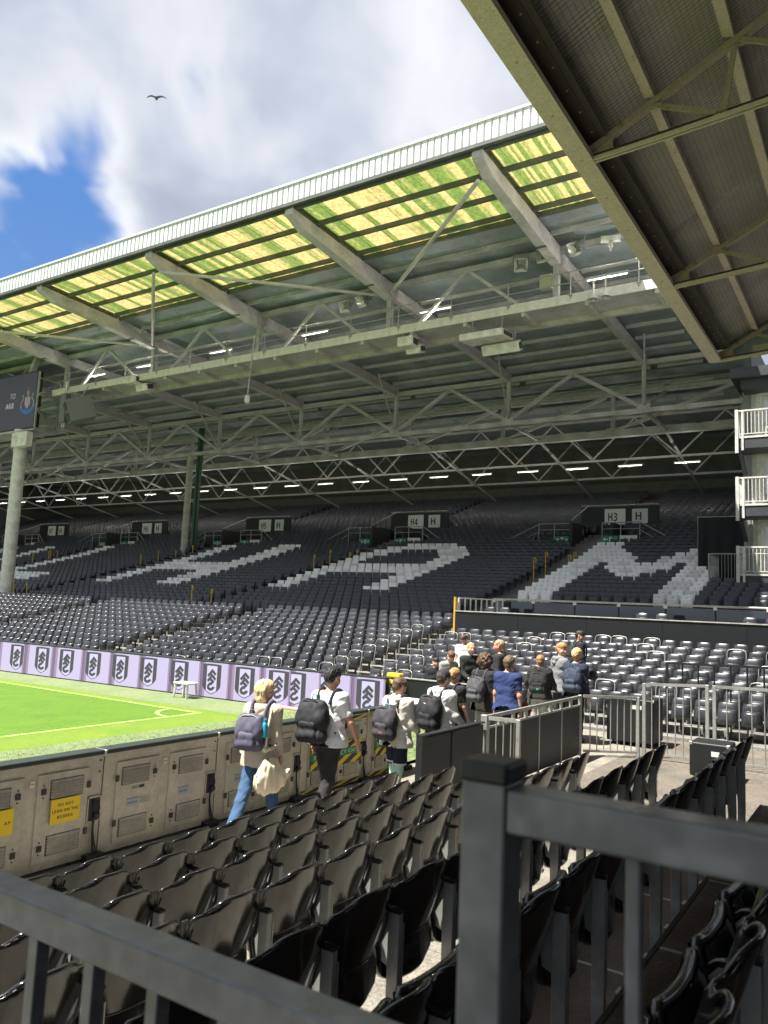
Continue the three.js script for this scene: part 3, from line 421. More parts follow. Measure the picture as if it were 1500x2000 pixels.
// ---------------------------------------------------------------- vomitories with signs
const signMat = (w, h, bg, draw) => new THREE.MeshStandardMaterial({ roughness: 0.5, map: textTex(w, h, (x, W, H) => { x.fillStyle = bg; x.fillRect(0, 0, W, H); draw(x, W, H); }) });
const faceZ = (x0, x1, y0, y1, z) => { const g = new THREE.PlaneGeometry(x1 - x0, y1 - y0); g.translate((x0 + x1) / 2, (y0 + y1) / 2, z); return g; };
const greenSign = signMat(256, 96, '#1d7d62', (x, W, H) => { x.fillStyle = '#e6efe8'; x.fillRect(16, 40, 70, 14); x.beginPath(); x.moveTo(10, 47); x.lineTo(40, 22); x.lineTo(40, 72); x.fill(); x.fillRect(112, 16, 40, 64); x.fillStyle = '#1d7d62'; x.fillRect(124, 26, 14, 54); x.fillStyle = '#e6efe8'; x.fillRect(176, 40, 60, 14); });
const whiteNotice = signMat(192, 96, '#dcd9d2', (x, W, H) => { x.fillStyle = '#8f8a84'; x.beginPath(); x.arc(62, 40, 16, 0, 7); x.arc(130, 40, 16, 0, 7); x.fill(); x.fillRect(24, 72, 144, 6); });
const blockNo = ['H3', 'H4', 'H5', 'H6', 'H7'];
VOMS().forEach((vx, i) => {
  const y = FL(0), z = RZ(0) + 0.0, t = thing('stand_entrance', i === 0 ? 'grey walled stand entrance with the H3 block sign behind the letter M' : i === 1 ? 'grey walled stand entrance behind the white letter A' : i === 2 ? 'grey walled stand entrance behind the round column and letter H' : i === 3 ? 'grey walled stand entrance behind the far letter L' : 'small grey stand entrance beyond the scoreboard post', 'stand entrance', [vx, y, z], 'entrances of the far stand');
  const wl = part(t, 'left_parapet', rbx(vx - 3.55, vx - 1.6, y, y + 1.15, z - 1.6, z - 1.45, 0.02, 1), mat.darkWall), wr = part(t, 'right_parapet', rbx(vx + 0.2, vx + 2.3, y, y + 1.15, z - 1.6, z - 1.45, 0.02, 1), mat.darkWall);
  for (const [a, b, w] of [[vx - 3.5, vx - 1.62, wl], [vx + 0.22, vx + 2.28, wr]]) {
    part(t, 'railing', [tube([a, y + 1.85, z - 1.5], [b, y + 1.85, z - 1.5], 0.03, 6), tube([a, y + 1.5, z - 1.5], [b, y + 1.5, z - 1.5], 0.022, 6), ...[a, (a + b) / 2, b].map(x => tube([x, y, z - 1.44], [x, y + 1.87, z - 1.44], 0.03, 6))], mat.galvDull, w);
    part(t, 'stair_rail', [tube([a === vx - 3.5 ? a : b, y + 1.85, z - 1.5], [(a === vx - 3.5 ? a - 1.5 : b + 1.5), y + 1.0, z - 1.0], 0.028, 6), tube([a === vx - 3.5 ? a : b, y + 1.4, z - 1.5], [(a === vx - 3.5 ? a - 1.5 : b + 1.5), y + 0.6, z - 1.0], 0.022, 6), tube([(a === vx - 3.5 ? a - 1.5 : b + 1.5), y - 0.1, z - 1.0], [(a === vx - 3.5 ? a - 1.5 : b + 1.5), y + 1.02, z - 1.0], 0.028, 6)], mat.galvDull, w);
  }
  part(t, 'exit_sign', faceZ(vx - 2.5, vx - 1.7, y + 0.72, y + 1.1, z - 1.4), greenSign, wl); part(t, 'exit_sign', faceZ(vx + 0.25, vx + 1.1, y + 0.72, y + 1.1, z - 1.4), greenSign, wr); part(t, 'notice', faceZ(vx + 1.2, vx + 2.15, y + 0.62, y + 1.12, z - 1.4), whiteNotice, wr);
  part(t, 'side_wall', [bx(vx - 1.6, vx - 1.45, y, y + 1.9, z - 4.2, z - 1.3)], mat.darkWall); part(t, 'side_wall', [bx(vx + 0.6, vx + 0.75, y, y + 1.9, z - 4.2, z - 1.61)], mat.darkWall);
  const bk = part(t, 'back_wall', bx(vx - 1.9, vx + 2.6, y + 0.9, y + 3.1, z - 4.35, z - 4.2), mat.darkWall);
  part(t, 'landing', bx(vx - 1.45, vx + 0.6, y, y + 0.06, z - 4.2, z - 1.3), mat.concrete);
  part(t, 'block_sign', faceZ(vx - 0.5, vx + 0.72, y + 2.05, y + 2.98, z - 4.18), signMat(256, 140, '#dfe0de', (x, W, H) => { x.fillStyle = '#25272b'; x.font = 'bold 100px sans-serif'; x.fillText(blockNo[i], 34, 108); x.beginPath(); x.moveTo(10, 140); x.lineTo(10, 110); x.lineTo(50, 140); x.fill(); }), bk);
  part(t, 'block_sign', faceZ(vx + 1.1, vx + 2.0, y + 2.1, y + 2.95, z - 4.18), signMat(128, 120, '#cfd2d0', (x, W, H) => { x.fillStyle = '#33363a'; x.font = 'bold 90px sans-serif'; x.fillText('H', 20, 92); }), bk);
  part(t, 'top_rail', [tube([vx - 1.9, y + 3.2, z - 4.2], [vx + 2.6, y + 3.2, z - 4.2], 0.03, 6), tube([vx - 1.5, y + 2.0, z - 1.3], [vx - 1.5, y + 3.2, z - 4.2], 0.03, 6)], mat.galvDull);
});

// ---------------------------------------------------------------- far stand: roof
const ZF = -20.25, ZT = -40, ZR = -44.7, RAF = []; for (let i = 0; i < 11; i++) RAF.push(-10.39 - 7.56 * i); const BAYS = [-7.7, ...RAF], RX1 = -5.3;
const roofY = z => 16.95 + (z - ZF) * 0.035; // sheet height, falls slightly to the back
function corr(x0, x1, za, zb, pitch, amp, dy = 0) { const n = Math.round((x1 - x0) / pitch) * 4; const pr = [0, 0, 1, 1]; return grid(n, Math.max(1, Math.round(Math.abs(zb - za) / 6)), (u, v) => { const i = Math.round(u * n); const sh = [0, 0.10, 0.5, 0.60][i % 4] * pitch + Math.floor(i / 4) * pitch; const z = mix(za, zb, v); return [x0 + Math.min(sh, x1 - x0), roofY(z) + dy + pr[(i + 3) % 4] * amp * (i % 4 === 1 || i % 4 === 2 ? 1 : i % 4 === 3 ? 0 : 0), z]; }); }
const algae = tex(2048, 128, (u, v) => { const c = u * 128, i0 = Math.floor(c), e = c - i0, hh = i => PERM[(((i % 128) + 128) % 128 * 29 + 11) & 4095], hb = i => PERM[(((Math.floor(i / 4) % 32) + 32) % 32 * 17 + 700) & 4095]; const h = (e < 0.6 ? hh(i0) : mix(hh(i0), hh(i0 + 1), sstep(0.6, 1, e))) * 0.62 + hb(i0) * 0.38; const st = fbm(u * 240, v * 4, 62, 3), f = fbm(u * 500, v * 60, 63, 2); const g = sstep(0.36, 0.64, h + (st - 0.5) * 0.3); const ov = i0 % 4 === 0 && e < 0.12 ? 0.7 : 1, k = ov * (0.92 + (f - 0.5) * 0.4); return [mix(0.97, 0.54, g) * k, mix(0.87, 0.64, g) * k, mix(0.58, 0.32, g) * k]; });
const clear = new THREE.MeshPhysicalMaterial({ color: L(0.66, 0.66, 0.66), map: algae, roughness: 1, transmission: 0.6, thickness: 0 });
{
  const t = thing('far_stand_roof', 'long grey corrugated far stand roof with yellow-green translucent front and white fascia', 'stand roof', [-41, 0, ZF]);
  const PZ = [-20.45, -21.75, -23.05, -24.35, -24.8];
  for (let i = 0; i < BAYS.length - 1; i++) {
    const x1 = BAYS[i], x0 = BAYS[i + 1], bw = x1 - x0;
    for (let s = 0; s < 3; s++) { const g = corr(x0 - 0.04, x1 + 0.04, [-20.3, -21.75, -23.05][s] + 0.02, [-21.75, -23.05, -24.8][s] - 0.02, 0.27, 0.05, (i % 2) * 0.007); const uv = g.attributes.uv; for (let q = 0; q < uv.count; q++) uv.setXY(q, uv.getX(q) * 0.22 + PERM[i * 7 + 40], uv.getY(q) * 0.3 + s * 0.3); part(t, 'translucent_sheet', g, clear); }
    for (let s = 0; s < 3; s++) part(t, 'roof_sheet', corr(x0 - 0.04, x1 + 0.04, [-24.76, -31, -40][s], [-31, -40, -58.5][s], 0.27, 0.05, 0.004 - 0.002 * s + (i % 2) * 0.007), mat.roofGrey);
    for (const z of [...PZ, -26.2, -29.6, -31.2, -32.8, -34.4, -36, -37.6, -39.2, -42, -45, -48, -51, -54]) part(t, 'purlin', bx(x0 + 0.19, x1 - 0.19, roofY(z) - 0.19, roofY(z) - 0.012, z - 0.05, z + 0.05), z > -24.9 ? mat.purlin : mat.steelWhite);
    const fg = grid(Math.round(bw / 0.25) * 4, 1, (u, v) => { const n = Math.round(bw / 0.25) * 4, q = Math.round(u * n), sh = Math.floor(q / 4) * 0.252 + [0, 0.02, 0.05, 0.07][q % 4]; return [x0 + Math.min(sh, bw) + 0.005, mix(16.93, 17.62, v), ZF + 0.06 + (q % 4 === 1 || q % 4 === 2 ? -0.05 : 0)]; });
    part(t, 'fascia_panel', fg, mat.fascia); part(t, 'fascia_coping', bx(x0 + 0.002, x1 - 0.002, 17.6, 17.68, ZF - 0.14, ZF + 0.1), mat.fascia); part(t, 'edge_angle', bx(x0 + 0.002, x1 - 0.002, 16.80, 16.925, ZF - 0.06, ZF + 0.08), mat.purlin);
    part(t, 'fascia_back', bx(x0, x1, 16.95, 17.59, ZF - 0.10, ZF - 0.03), mat.roofDark);
  }
  for (const [za, zb] of [[-31, -40], [-40, -58.5]]) part(t, 'roof_sheet', corr(-7.72, RX1, za, zb, 0.27, 0.05, 0.012), mat.roofGrey);
  part(t, 'added_light_seal', bar([-7.7, roofY(-31) + 0.085, -31], [-7.7, roofY(-58.5) + 0.085, -58.5], 0.6, 0.02), mat.roofDark);  // added strip over this sheet joint, keeps sun from leaking through
  for (const x of RAF) {
    { const rs = new THREE.Shape(); rs.moveTo(-ZF + 0.1, roofY(ZF) - 0.2); rs.lineTo(27.2, roofY(-27.2) - 0.2); rs.lineTo(27.2, roofY(-27.2) - 0.86); rs.lineTo(-ZF + 0.9, roofY(ZF) - 0.66); rs.lineTo(-ZF + 0.1, roofY(ZF) - 0.36); rs.closePath(); const rg = new THREE.ExtrudeGeometry(rs, { depth: 0.34, bevelEnabled: true, bevelSize: 0.03, bevelThickness: 0.03, bevelSegments: 2 }); rg.rotateY(Math.PI / 2); rg.translate(x - 0.17, 0, 0); 
    part(t, 'rafter', [rg, bar([x, roofY(-27.2) - 0.48, -27.2], [x, roofY(ZT) - 0.42, ZT], 0.3, 0.5)], mat.steelPale); }
    part(t, 'added_light_seal', bar([x, roofY(ZF) + 0.085, ZF - 0.05], [x, roofY(-58.5) + 0.085, -58.5], 0.5, 0.02), mat.roofDark);  // unseen strip added above each rafter to block sunlight slits between sheets
    part(t, 'rafter_collar', [bx(x - 0.19, x + 0.19, roofY(-25.7) - 0.85, roofY(-25.7) - 0.14, -25.75, -25.62)], mat.purlin);
    part(t, 'hanger', bar([x, 16.2, -27.3], [x, 14.3, -27.3], 0.22), mat.steelWhite);
  }
  for (let i = 0; i < RAF.length; i += 1) if (i % 2 === 0) { const x = RAF[i]; for (const e of x > -11 ? [-1] : [-1, 1]) part(t, 'roof_brace', tube([x + e * 0.2, 16.1, ZF - 0.6], [x + e * 7.4, 16.0, -27.0], 0.075, 8), mat.steelPale); }
  // ridge bracing: chord with W braces down to the gantry
  part(t, 'gantry_chord', bar([RAF[RAF.length - 1], 16.4, -27.2], [RX1, 16.4, -27.2], 0.2, 0.24), mat.steelWhite);
  for (let i = 0; i < RAF.length - 1; i++) { const m = (RAF[i] + RAF[i + 1]) / 2; part(t, 'gantry_brace', bar([m, 16.4, -27.2], [RAF[i] - 1.4, 14.45, -27.3], 0.13, 0.13), mat.steelPale); part(t, 'gantry_brace', bar([m, 16.4, -27.2], [RAF[i + 1] + 1.4, 14.45, -27.3], 0.13, 0.13), mat.steelPale); }
  part(t, 'rear_wall', bx(SX0, RX1, 10, 16.5, -58.9, -58.5), mat.roofDark); part(t, 'end_wall', bx(SX0 - 0.3, SX0, 1, 16, -58.5, -21), mat.roofDark); part(t, 'end_wall', bx(RX1, RX1 + 0.3, 1, 15.6, -58.5, -37.6), mat.roofDark);
}
function truss(name, label, z, yt, yb, w, nodesTop, nodesBot, pairs, verts, x0, x1, m) {
  const t = thing(name, label, 'roof truss', [x0, yb, z], 'roof trusses of the far stand');
  part(t, 'top_chord', bar([x0, yt, z], [x1, yt, z], w, w), m); part(t, 'bottom_chord', bar([x0, yb, z], [x1, yb, z], w * (name === 'rear_truss' ? 1.7 : 1), w * (name === 'rear_truss' ? 1.5 : 1)), m);
  for (const [a, b] of pairs) part(t, 'diagonal', bar([a, yb + w / 2, z], [b, yt - w / 2, z], w * 0.75, w * 0.75), m);
  for (const a of verts) { part(t, 'vertical', bar([a, yb + w / 2, z], [a, yt - w / 2, z], w * 0.8, w * 0.8), m); part(t, 'gusset', bx(a - 0.35, a + 0.35, yb - 0.02, yb + 0.35, z + w * 0.45, z + w * 0.45 + 0.02), m); }
  return t;
}
{
  const pr = []; for (let i = 0; i < RAF.length - 1; i++) { const m = (RAF[i] + RAF[i + 1]) / 2; pr.push([RAF[i], m], [RAF[i + 1], m]); }
  truss('front_truss', 'slim pale lattice truss under the far roof, in front of the heavy one', ZT, 15.75, 13.2, 0.24, 0, 0, pr, RAF, SX0, RX1, mat.steelPale);
  const rv = []; for (let x = -13.4 + 7; x > SX0; x -= 7) rv.push(x); const rp = rv.slice(1).map((x, i) => [x, rv[i] - 0.4]);
  truss('rear_truss', 'heavy pale lattice truss with thick bottom chord under the far roof', ZR, 15.6, 13.2, 0.26, 0, 0, rp, rv, SX0, RX1, mat.steelPale);
  for (const [z, yt, yb] of [[-49.3, 15.3, 12.6], [-53.6, 15.1, 12.2]]) { const p = []; for (let x = RX1; x > SX0; x -= 5.4) p.push([x, x - 2.7], [x - 5.4, x - 2.7]); truss('back_truss', z > -50 ? 'thin dark lattice truss behind the heavy truss in the roof shade' : 'thin lattice truss deepest in the roof shade', z, yt, yb, 0.13, 0, 0, p, [], SX0, RX1, mat.steelWhite); }
  for (const [i, x] of RAF.entries()) { // stiffening struts that run back from the front truss
    const t = thing('roof_strut', 'pale cross strut set running back from the far stand trusses', 'strut', [x, 13.2, ZR], 'cross struts of the far roof');
    part(t, 'tie', bar([x, 13.2, ZT], [x, 13.2, ZR], 0.16), mat.steelPale); part(t, 'knee', bar([x, 13.25, ZT - 0.1], [x, 15.5, ZR], 0.13), mat.steelPale); part(t, 'tail', bar([x, 13.1, ZR - 0.2], [x, 14.9, -53], 0.12), mat.steelWhite); part(t, 'prop', bar([x, 13.1, ZR - 0.2], [x, 10.9, -56], 0.12), mat.steelWhite);
    part(t, 'knee', bar([x, 13.3, ZT - 0.1], [x + 0.9, 16.0, -36.5], 0.08), mat.steelPale);
  }
}
// columns
function column(name, label, x, z, y0, y1, r, m, extra) { const t = thing(name, label, 'column', [x, y0, z]); part(t, 'shaft', tube([x, y0, z], [x, y1, z], r, 24), m); part(t, 'base', tube([x, y0 + 0.001, z], [x, y0 + 0.12, z], r * 1.35, 24), m); if (extra) extra(t); return t; }
column('round_column', 'round pale steel column under the lattice truss, behind the letter H', -43.45, ZT, FL(2), 13.05, 0.24, mat.offWhite);
{ const t = thing('green_post', 'dark green steel post beside the round column in the far stand', 'column', [-44.3, FL(0), -41.6]); part(t, 'shaft', [bx(-44.42, -44.02, FL(0), 15.6, -41.75, -41.5), bx(-44.32, -44.12, FL(0), 15.6, -41.495, -41.42)], mat.green); part(t, 'base', bx(-44.6, -43.85, FL(0), FL(0) + 0.08, -41.95, -41.3), mat.green); }
column('scoreboard_post', 'tall tapered white post carrying the scoreboard', -43.1, -26.35, FL(20) - 0.2, 11.9, 0.36, mat.white, t => { part(t, 'bracket', rbx(-43.05, -41.55, 10.9, 11.75, -26.1, -25.7, 0.03, 1), mat.white); part(t, 'cap', tube([-43.1, 11.9, -26.35], [-43.1, 12.05, -26.35], 0.42, 24), mat.white); });
{
  const t = thing('scoreboard', 'dark scoreboard screen with white lettering and a club crest, side lattice frame', 'scoreboard', [-46, 12.1, -26.3]);
  const c = textTex(1024, 480, (x, W, H) => {
    x.fillStyle = '#4c545c'; x.fillRect(0, 0, W, H); x.fillStyle = '#dde1e4'; x.font = '62px sans-serif'; x.fillText('TO', 664, 205); x.font = 'bold 62px sans-serif'; x.fillText('AGE', 612, 290);
    const cx = 915, cy = 240; x.fillStyle = '#2f7fb5'; x.beginPath(); x.arc(cx, cy + 10, 110, 0.12 * Math.PI, 0.88 * Math.PI); x.arc(cx, cy - 10, 96, 0.86 * Math.PI, 0.14 * Math.PI, true); x.fill();
    x.save(); x.beginPath(); x.moveTo(cx - 40, cy - 30); x.lineTo(cx + 40, cy - 30); x.lineTo(cx + 36, cy + 30); x.quadraticCurveTo(cx + 24, cy + 62, cx, cy + 76); x.quadraticCurveTo(cx - 24, cy + 62, cx - 36, cy + 30); x.closePath(); x.fillStyle = '#d8d6d2'; x.fill(); x.clip(); x.fillStyle = '#3a3d44'; for (let i = -2; i < 3; i++) x.fillRect(cx + i * 18 - 4, cy - 30, 8, 110); x.restore(); x.strokeStyle = '#b05a52'; x.lineWidth = 4; x.stroke();
    x.strokeStyle = '#a79d94'; x.lineWidth = 11; for (const s of [-1, 1]) { x.beginPath(); x.moveTo(cx + s * 82, cy + 62); x.quadraticCurveTo(cx + s * 96, cy + 10, cx + s * 62, cy - 8); x.quadraticCurveTo(cx + s * 50, cy - 40, cx + s * 78, cy - 52); x.stroke(); }
    x.fillStyle = '#9f9790'; x.fillRect(cx - 14, cy - 84, 28, 46); x.fillStyle = '#a5464a'; x.fillRect(cx - 20, cy - 112, 44, 14);
  });
  part(t, 'screen', faceZ(-49.4, -41.9, 12.15, 15.5, -26.24), new THREE.MeshStandardMaterial({ color: 0x101214, roughness: 0.6, emissive: 0xffffff, emissiveMap: c, emissiveIntensity: 0.13 }));
  part(t, 'casing', bx(-49.45, -41.88, 12.1, 15.55, -26.6, -26.25), mat.blackPaint);
  const f = []; for (const x of [-41.82]) for (const [z0, z1] of [[-26.3, -27.7]]) { f.push(bar([x, 12.1, z0], [x, 15.5, z0], 0.09), bar([x, 12.1, z1], [x, 15.1, z1], 0.09)); for (const y of [12.1, 13.2, 14.1, 15.1]) f.push(bar([x, y, z0], [x, y, z1], 0.07)); }
  part(t, 'side_frame', f, mat.galvDull); for (const [a, b] of [[12.1, 13.2], [14.1, 13.2], [15.1, 14.1]]) part(t, 'frame_brace', bar([-41.82, a, -27.7], [-41.82, b, -26.3], 0.06), mat.galvDull);
  part(t, 'soffit', bx(-49.4, -41.9, 11.98, 12.09, -27.7, -26.3), mat.steelWhite); part(t, 'stay', bar([-41.8, 12.1, -27.7], [-39.6, 13.9, -27.4], 0.09), mat.galvDull); part(t, 'hanger', bar([-43, 15.5, -26.5], [-43, 16.6, -26.8], 0.3), mat.steelPale);
}
// gantry under the roof with rail and fittings
{
  const t = thing('roof_gantry', 'white steel gantry walkway with handrail hung under the far roof', 'gantry', [-22, 13.8, -27]);
  const x0 = -41.5, x1 = -5.6;
  part(t, 'edge_channel', [bx(x0, x1, 14.13, 14.5, -27.06, -27.0)], mat.white); part(t, 'deck', bx(x0, x1, 14.15, 14.2, -28.4, -27.07), mat.steelPale); part(t, 'rear_beam', bx(x0, x1, 13.95, 14.3, -28.6, -28.41), mat.offWhite);
  for (let x = x1 - 1; x > x0; x -= 2.52) { part(t, 'cross_beam', bx(x - 0.08, x + 0.08, 13.98, 14.149, -28.4, -27.07), mat.offWhite); part(t, 'rail_post', [tube([x - 0.6, 14.3, -26.97], [x - 0.6, 15.35, -26.97], 0.026, 6), bx(x - 0.68, x - 0.52, 14.42, 14.47, -26.999, -26.95)], mat.galvDull); }
  part(t, 'handrail', tube([x0, 15.35, -26.97], [x1, 15.35, -26.97], 0.028, 6), mat.galvDull); part(t, 'mid_rail', tube([x0, 14.92, -26.97], [x1, 14.92, -26.97], 0.024, 6), mat.galvDull);
  part(t, 'cable_tray', [bx(x0, x1, 14.55, 14.62, -28.3, -28.0), bx(x0, x1, 14.75, 14.8, -28.35, -28.2)], mat.oldDark);
}
const tubeGlow = new THREE.MeshStandardMaterial({ color: 0xffffff, emissive: L(1, 0.95, 0.85), emissiveIntensity: 0.6 }), tubeWarm = new THREE.MeshStandardMaterial({ color: 0xffffff, emissive: L(1, 0.9, 0.76), emissiveIntensity: 0.45 });
function batten(x, y, z, len, label, group, m) { const t = thing('strip_light', label, 'light', [x, y, z], group); part(t, 'tube', rbx(x - len / 2, x + len / 2, y - 0.03, y + 0.03, z - 0.04, z + 0.04, 0.02, 1), m); part(t, 'tray', bx(x - len / 2 - 0.05, x + len / 2 + 0.05, y + 0.032, y + 0.09, z - 0.06, z + 0.06), mat.steelWhite); const l = new THREE.PointLight(L(1, 0.93, 0.8), 1.6, 0, 2); l.position.set(0, -0.25, 0); l.castShadow = true; t.add(l); }
for (const X of [-1.39, -1.235, -1.03, -0.81, -0.575, -0.31]) batten(X * 27.3, 15.05, -27.35, 1.5, 'lit strip light along the roof gantry rail', 'strip lights on the gantry', tubeGlow);
for (let i = 0; i < 23; i++) batten((-0.2069 - 0.0702 * i) * 46.5, 11.62, -46.5, 1.4, 'lit strip light in the row deep under the far roof', 'strip lights deep under the roof', tubeWarm);
function P2(X, Y, z) { return [X * -z, 2.6 + Y * -z, z]; } // position from direction ratios measured off the survey
// fittings on the gantry
function floodlight(x, y, z, a) { const t = thing('floodlight', 'silver floodlight with open reflector clamped to the gantry', 'floodlight', [x, y, z], 'floodlights on the gantry', a); const g = new THREE.CylinderGeometry(0.16, 0.36, 0.42, 4, 1, true); g.rotateY(Math.PI / 4); g.rotateX(-1.0); mesh('reflector', g, M(0.75, 0.76, 0.76, 0.25, { metalness: 0.8, side: THREE.DoubleSide }), t); const q = bx(-0.12, 0.12, -0.1, 0.1, -0.15, 0.15); q.translate(0, 0.16, -0.24); mesh('gear_box', q, mat.galvDull, t); mesh('yoke', [tube([-0.3, 0, 0], [-0.3, 0.45, -0.1], 0.02), tube([0.3, 0, 0], [0.3, 0.45, -0.1], 0.02), tube([-0.3, 0.45, -0.1], [0.3, 0.45, -0.1], 0.02)], mat.galvDull, t); }
for (const [X, Y, a] of [[-0.745, 0.492, 0.3], [-0.71, 0.495, -0.2], [-0.435, 0.499, 0.4], [-0.40, 0.506, 0.1], [-0.352, 0.506, -0.3]]) floodlight(X * 26.9, 2.6 + Y * 26.9, -26.9, a);
function ledBox(x, y, z, w, h, d, label, rx) { const t = thing('heater_panel', label, 'panel', [x, y, z], 'panels under the gantry'); const b = new RoundedBoxGeometry(w, h, d, 2, 0.04); b.rotateX(rx); mesh('casing', b, mat.white, t); for (const e of [-0.35, 0.35]) mesh('hanger', tube([e * w, h * 0.4, 0], [e * w, 14.2 - y, -0.1], 0.02), mat.galvDull, t); const v = bx(-0.02, 0.02, -h * 0.3, h * 0.3, -d * 0.35, d * 0.35); v.rotateX(rx); v.translate(w / 2 + 0.012, 0, 0); mesh('end_plate', v, mat.oldDark, t); }
ledBox(-0.487 * 27, 2.6 + 0.398 * 27, -27, 1.85, 0.28, 1.1, 'long white panel hung under the gantry near the roof corner', 0.1); ledBox(-0.462 * 27.6, 2.6 + 0.378 * 27.6, -27.6, 1.6, 0.42, 0.35, 'white tilted panel hung below the long one under the gantry', 0.5);
ledBox(-0.622 * 27, 2.6 + 0.4105 * 27, -27, 0.75, 0.42, 0.5, 'square white box fixed under the middle of the gantry', 0); ledBox(-0.607 * 27.5, 2.6 + 0.397 * 27.5, -27.5, 0.7, 0.35, 0.5, 'white box hung lower under the middle of the gantry', 0.3);
ledBox(-1.268 * 27, 2.6 + 0.441 * 27 - 0.3, -27, 0.9, 0.42, 0.5, 'white box at the scoreboard end of the gantry', 0); ledBox(-1.232 * 27.5, 2.6 + 0.422 * 27.5 - 0.3, -27.5, 0.9, 0.42, 0.5, 'cream box under the scoreboard end of the gantry', 0.3);
{ // loudspeaker horn by the scoreboard
  const x = -38.3, y = 12.85, z = -26.6, t = thing('loudspeaker', 'large grey horn loudspeaker hung beside the scoreboard', 'loudspeaker', [x, y, z], undefined, -0.5); mesh('cabinet', [bx(-0.6, 0.6, 0.55, 0.62, -0.8, 0.6), bx(-0.6, 0.6, -0.62, -0.55, -0.8, 0.6), bx(-0.62, -0.55, -0.62, 0.62, -0.8, 0.6), bx(0.55, 0.62, -0.62, 0.62, -0.8, 0.6), bx(-0.6, 0.6, -0.04, 0.04, -0.5, 0.58)], M(0.16, 0.18, 0.185, 0.6), t).rotation.x = 0.35; mesh('grille', bx(-0.55, 0.55, -0.55, 0.55, -0.55, -0.5), mat.oldDark, t).rotation.x = 0.35; for (const e of [-0.4, 0.4]) mesh('hanger', tube([e, 0.5, 0], [e, 1.4, -0.4], 0.03), mat.galvDull, t);
  const t2 = thing('loudspeaker', 'narrow dark column loudspeaker between the scoreboard and the horn loudspeaker', 'loudspeaker', [-39.4, 13.0, -26.5]); part(t2, 'cabinet', rbx(-39.65, -39.15, 12.2, 13.9, -26.7, -26.35, 0.03, 1), M(0.13, 0.14, 0.145, 0.6)); part(t2, 'pin', [tube([-39.5, 11.95, -26.5], [-39.5, 12.2, -26.5], 0.04), tube([-39.3, 11.95, -26.5], [-39.3, 12.2, -26.5], 0.04)], mat.white);
}
function bell(x, y, z, label) { const t = thing('bell_camera', label, 'camera', [x, y, z], 'bell shaped cameras under the gantry'); const g = new THREE.LatheGeometry([[0.04, 0.32], [0.07, 0.28], [0.1, 0.15], [0.22, 0.02], [0.23, 0]].map(p => new THREE.Vector2(...p)), 20); mesh('shade', g, M(0.7, 0.7, 0.68, 0.4, { side: THREE.DoubleSide }), t); mesh('dome', new THREE.SphereGeometry(0.11, 14, 10), M(0.3, 0.3, 0.3, 0.15), t).position.y = -0.02; mesh('bracket', tube([0, 0.3, 0], [0, 0.75, 0], 0.03), mat.white, t); }
bell(-0.328 * 26.8, 2.6 + 0.426 * 26.8, -26.8, 'white bell shaped camera on the gantry near the old roof edge'); bell(-0.3115 * 26.8, 2.6 + 0.4265 * 26.8, -26.8, 'white bell shaped camera on the gantry near the old roof edge'); bell(-1.487 * 26.8, 2.6 + 0.424 * 26.8, -26.8, 'white bell shaped camera beside the scoreboard frame');
{ const x = -0.9535 * 26, t = thing('dome_camera', 'white dome camera on a long drop pole below the gantry', 'camera', [x, 11.75, -26]); part(t, 'pole', tube([x, 11.95, -26], [x, 14.9, -26.2], 0.035, 8), mat.galvDull); part(t, 'housing', tube([x, 11.8, -26], [x, 12.02, -26], 0.12, 14), mat.white); const d = new THREE.SphereGeometry(0.13, 14, 10); d.translate(x, 11.78, -26); part(t, 'dome', d, mat.white); }
{ const [x, y, z] = P2(-0.305, 0.508, -26.8), t = thing('box_camera', 'white box camera on a bracket above the gantry rail', 'camera', [x, y, z]); mesh('housing', rbx(-0.35, 0.35, -0.1, 0.1, -0.1, 0.1, 0.02, 1), mat.white, t).rotation.y = 0.3; mesh('bracket', [tube([0, -0.45, 0], [0, -0.1, 0], 0.035), rbx(-0.08, 0.08, -0.3, -0.18, -0.08, 0.08, 0.02, 1)], mat.white, t); }
{ const [x, y, z] = P2(-0.392, 0.466, -28), t = thing('junction_box', 'cream junction box on the gantry behind the handrail', 'box', [x, y, z]); mesh('case', rbx(-0.35, 0.15, -0.35, 0.25, -0.12, 0.12, 0.02, 1), M(0.5, 0.5, 0.36, 0.5), t); mesh('lid', rbx(0.16, 0.42, -0.3, 0.15, -0.1, 0.1, 0.02, 1), M(0.42, 0.42, 0.26, 0.5), t); }
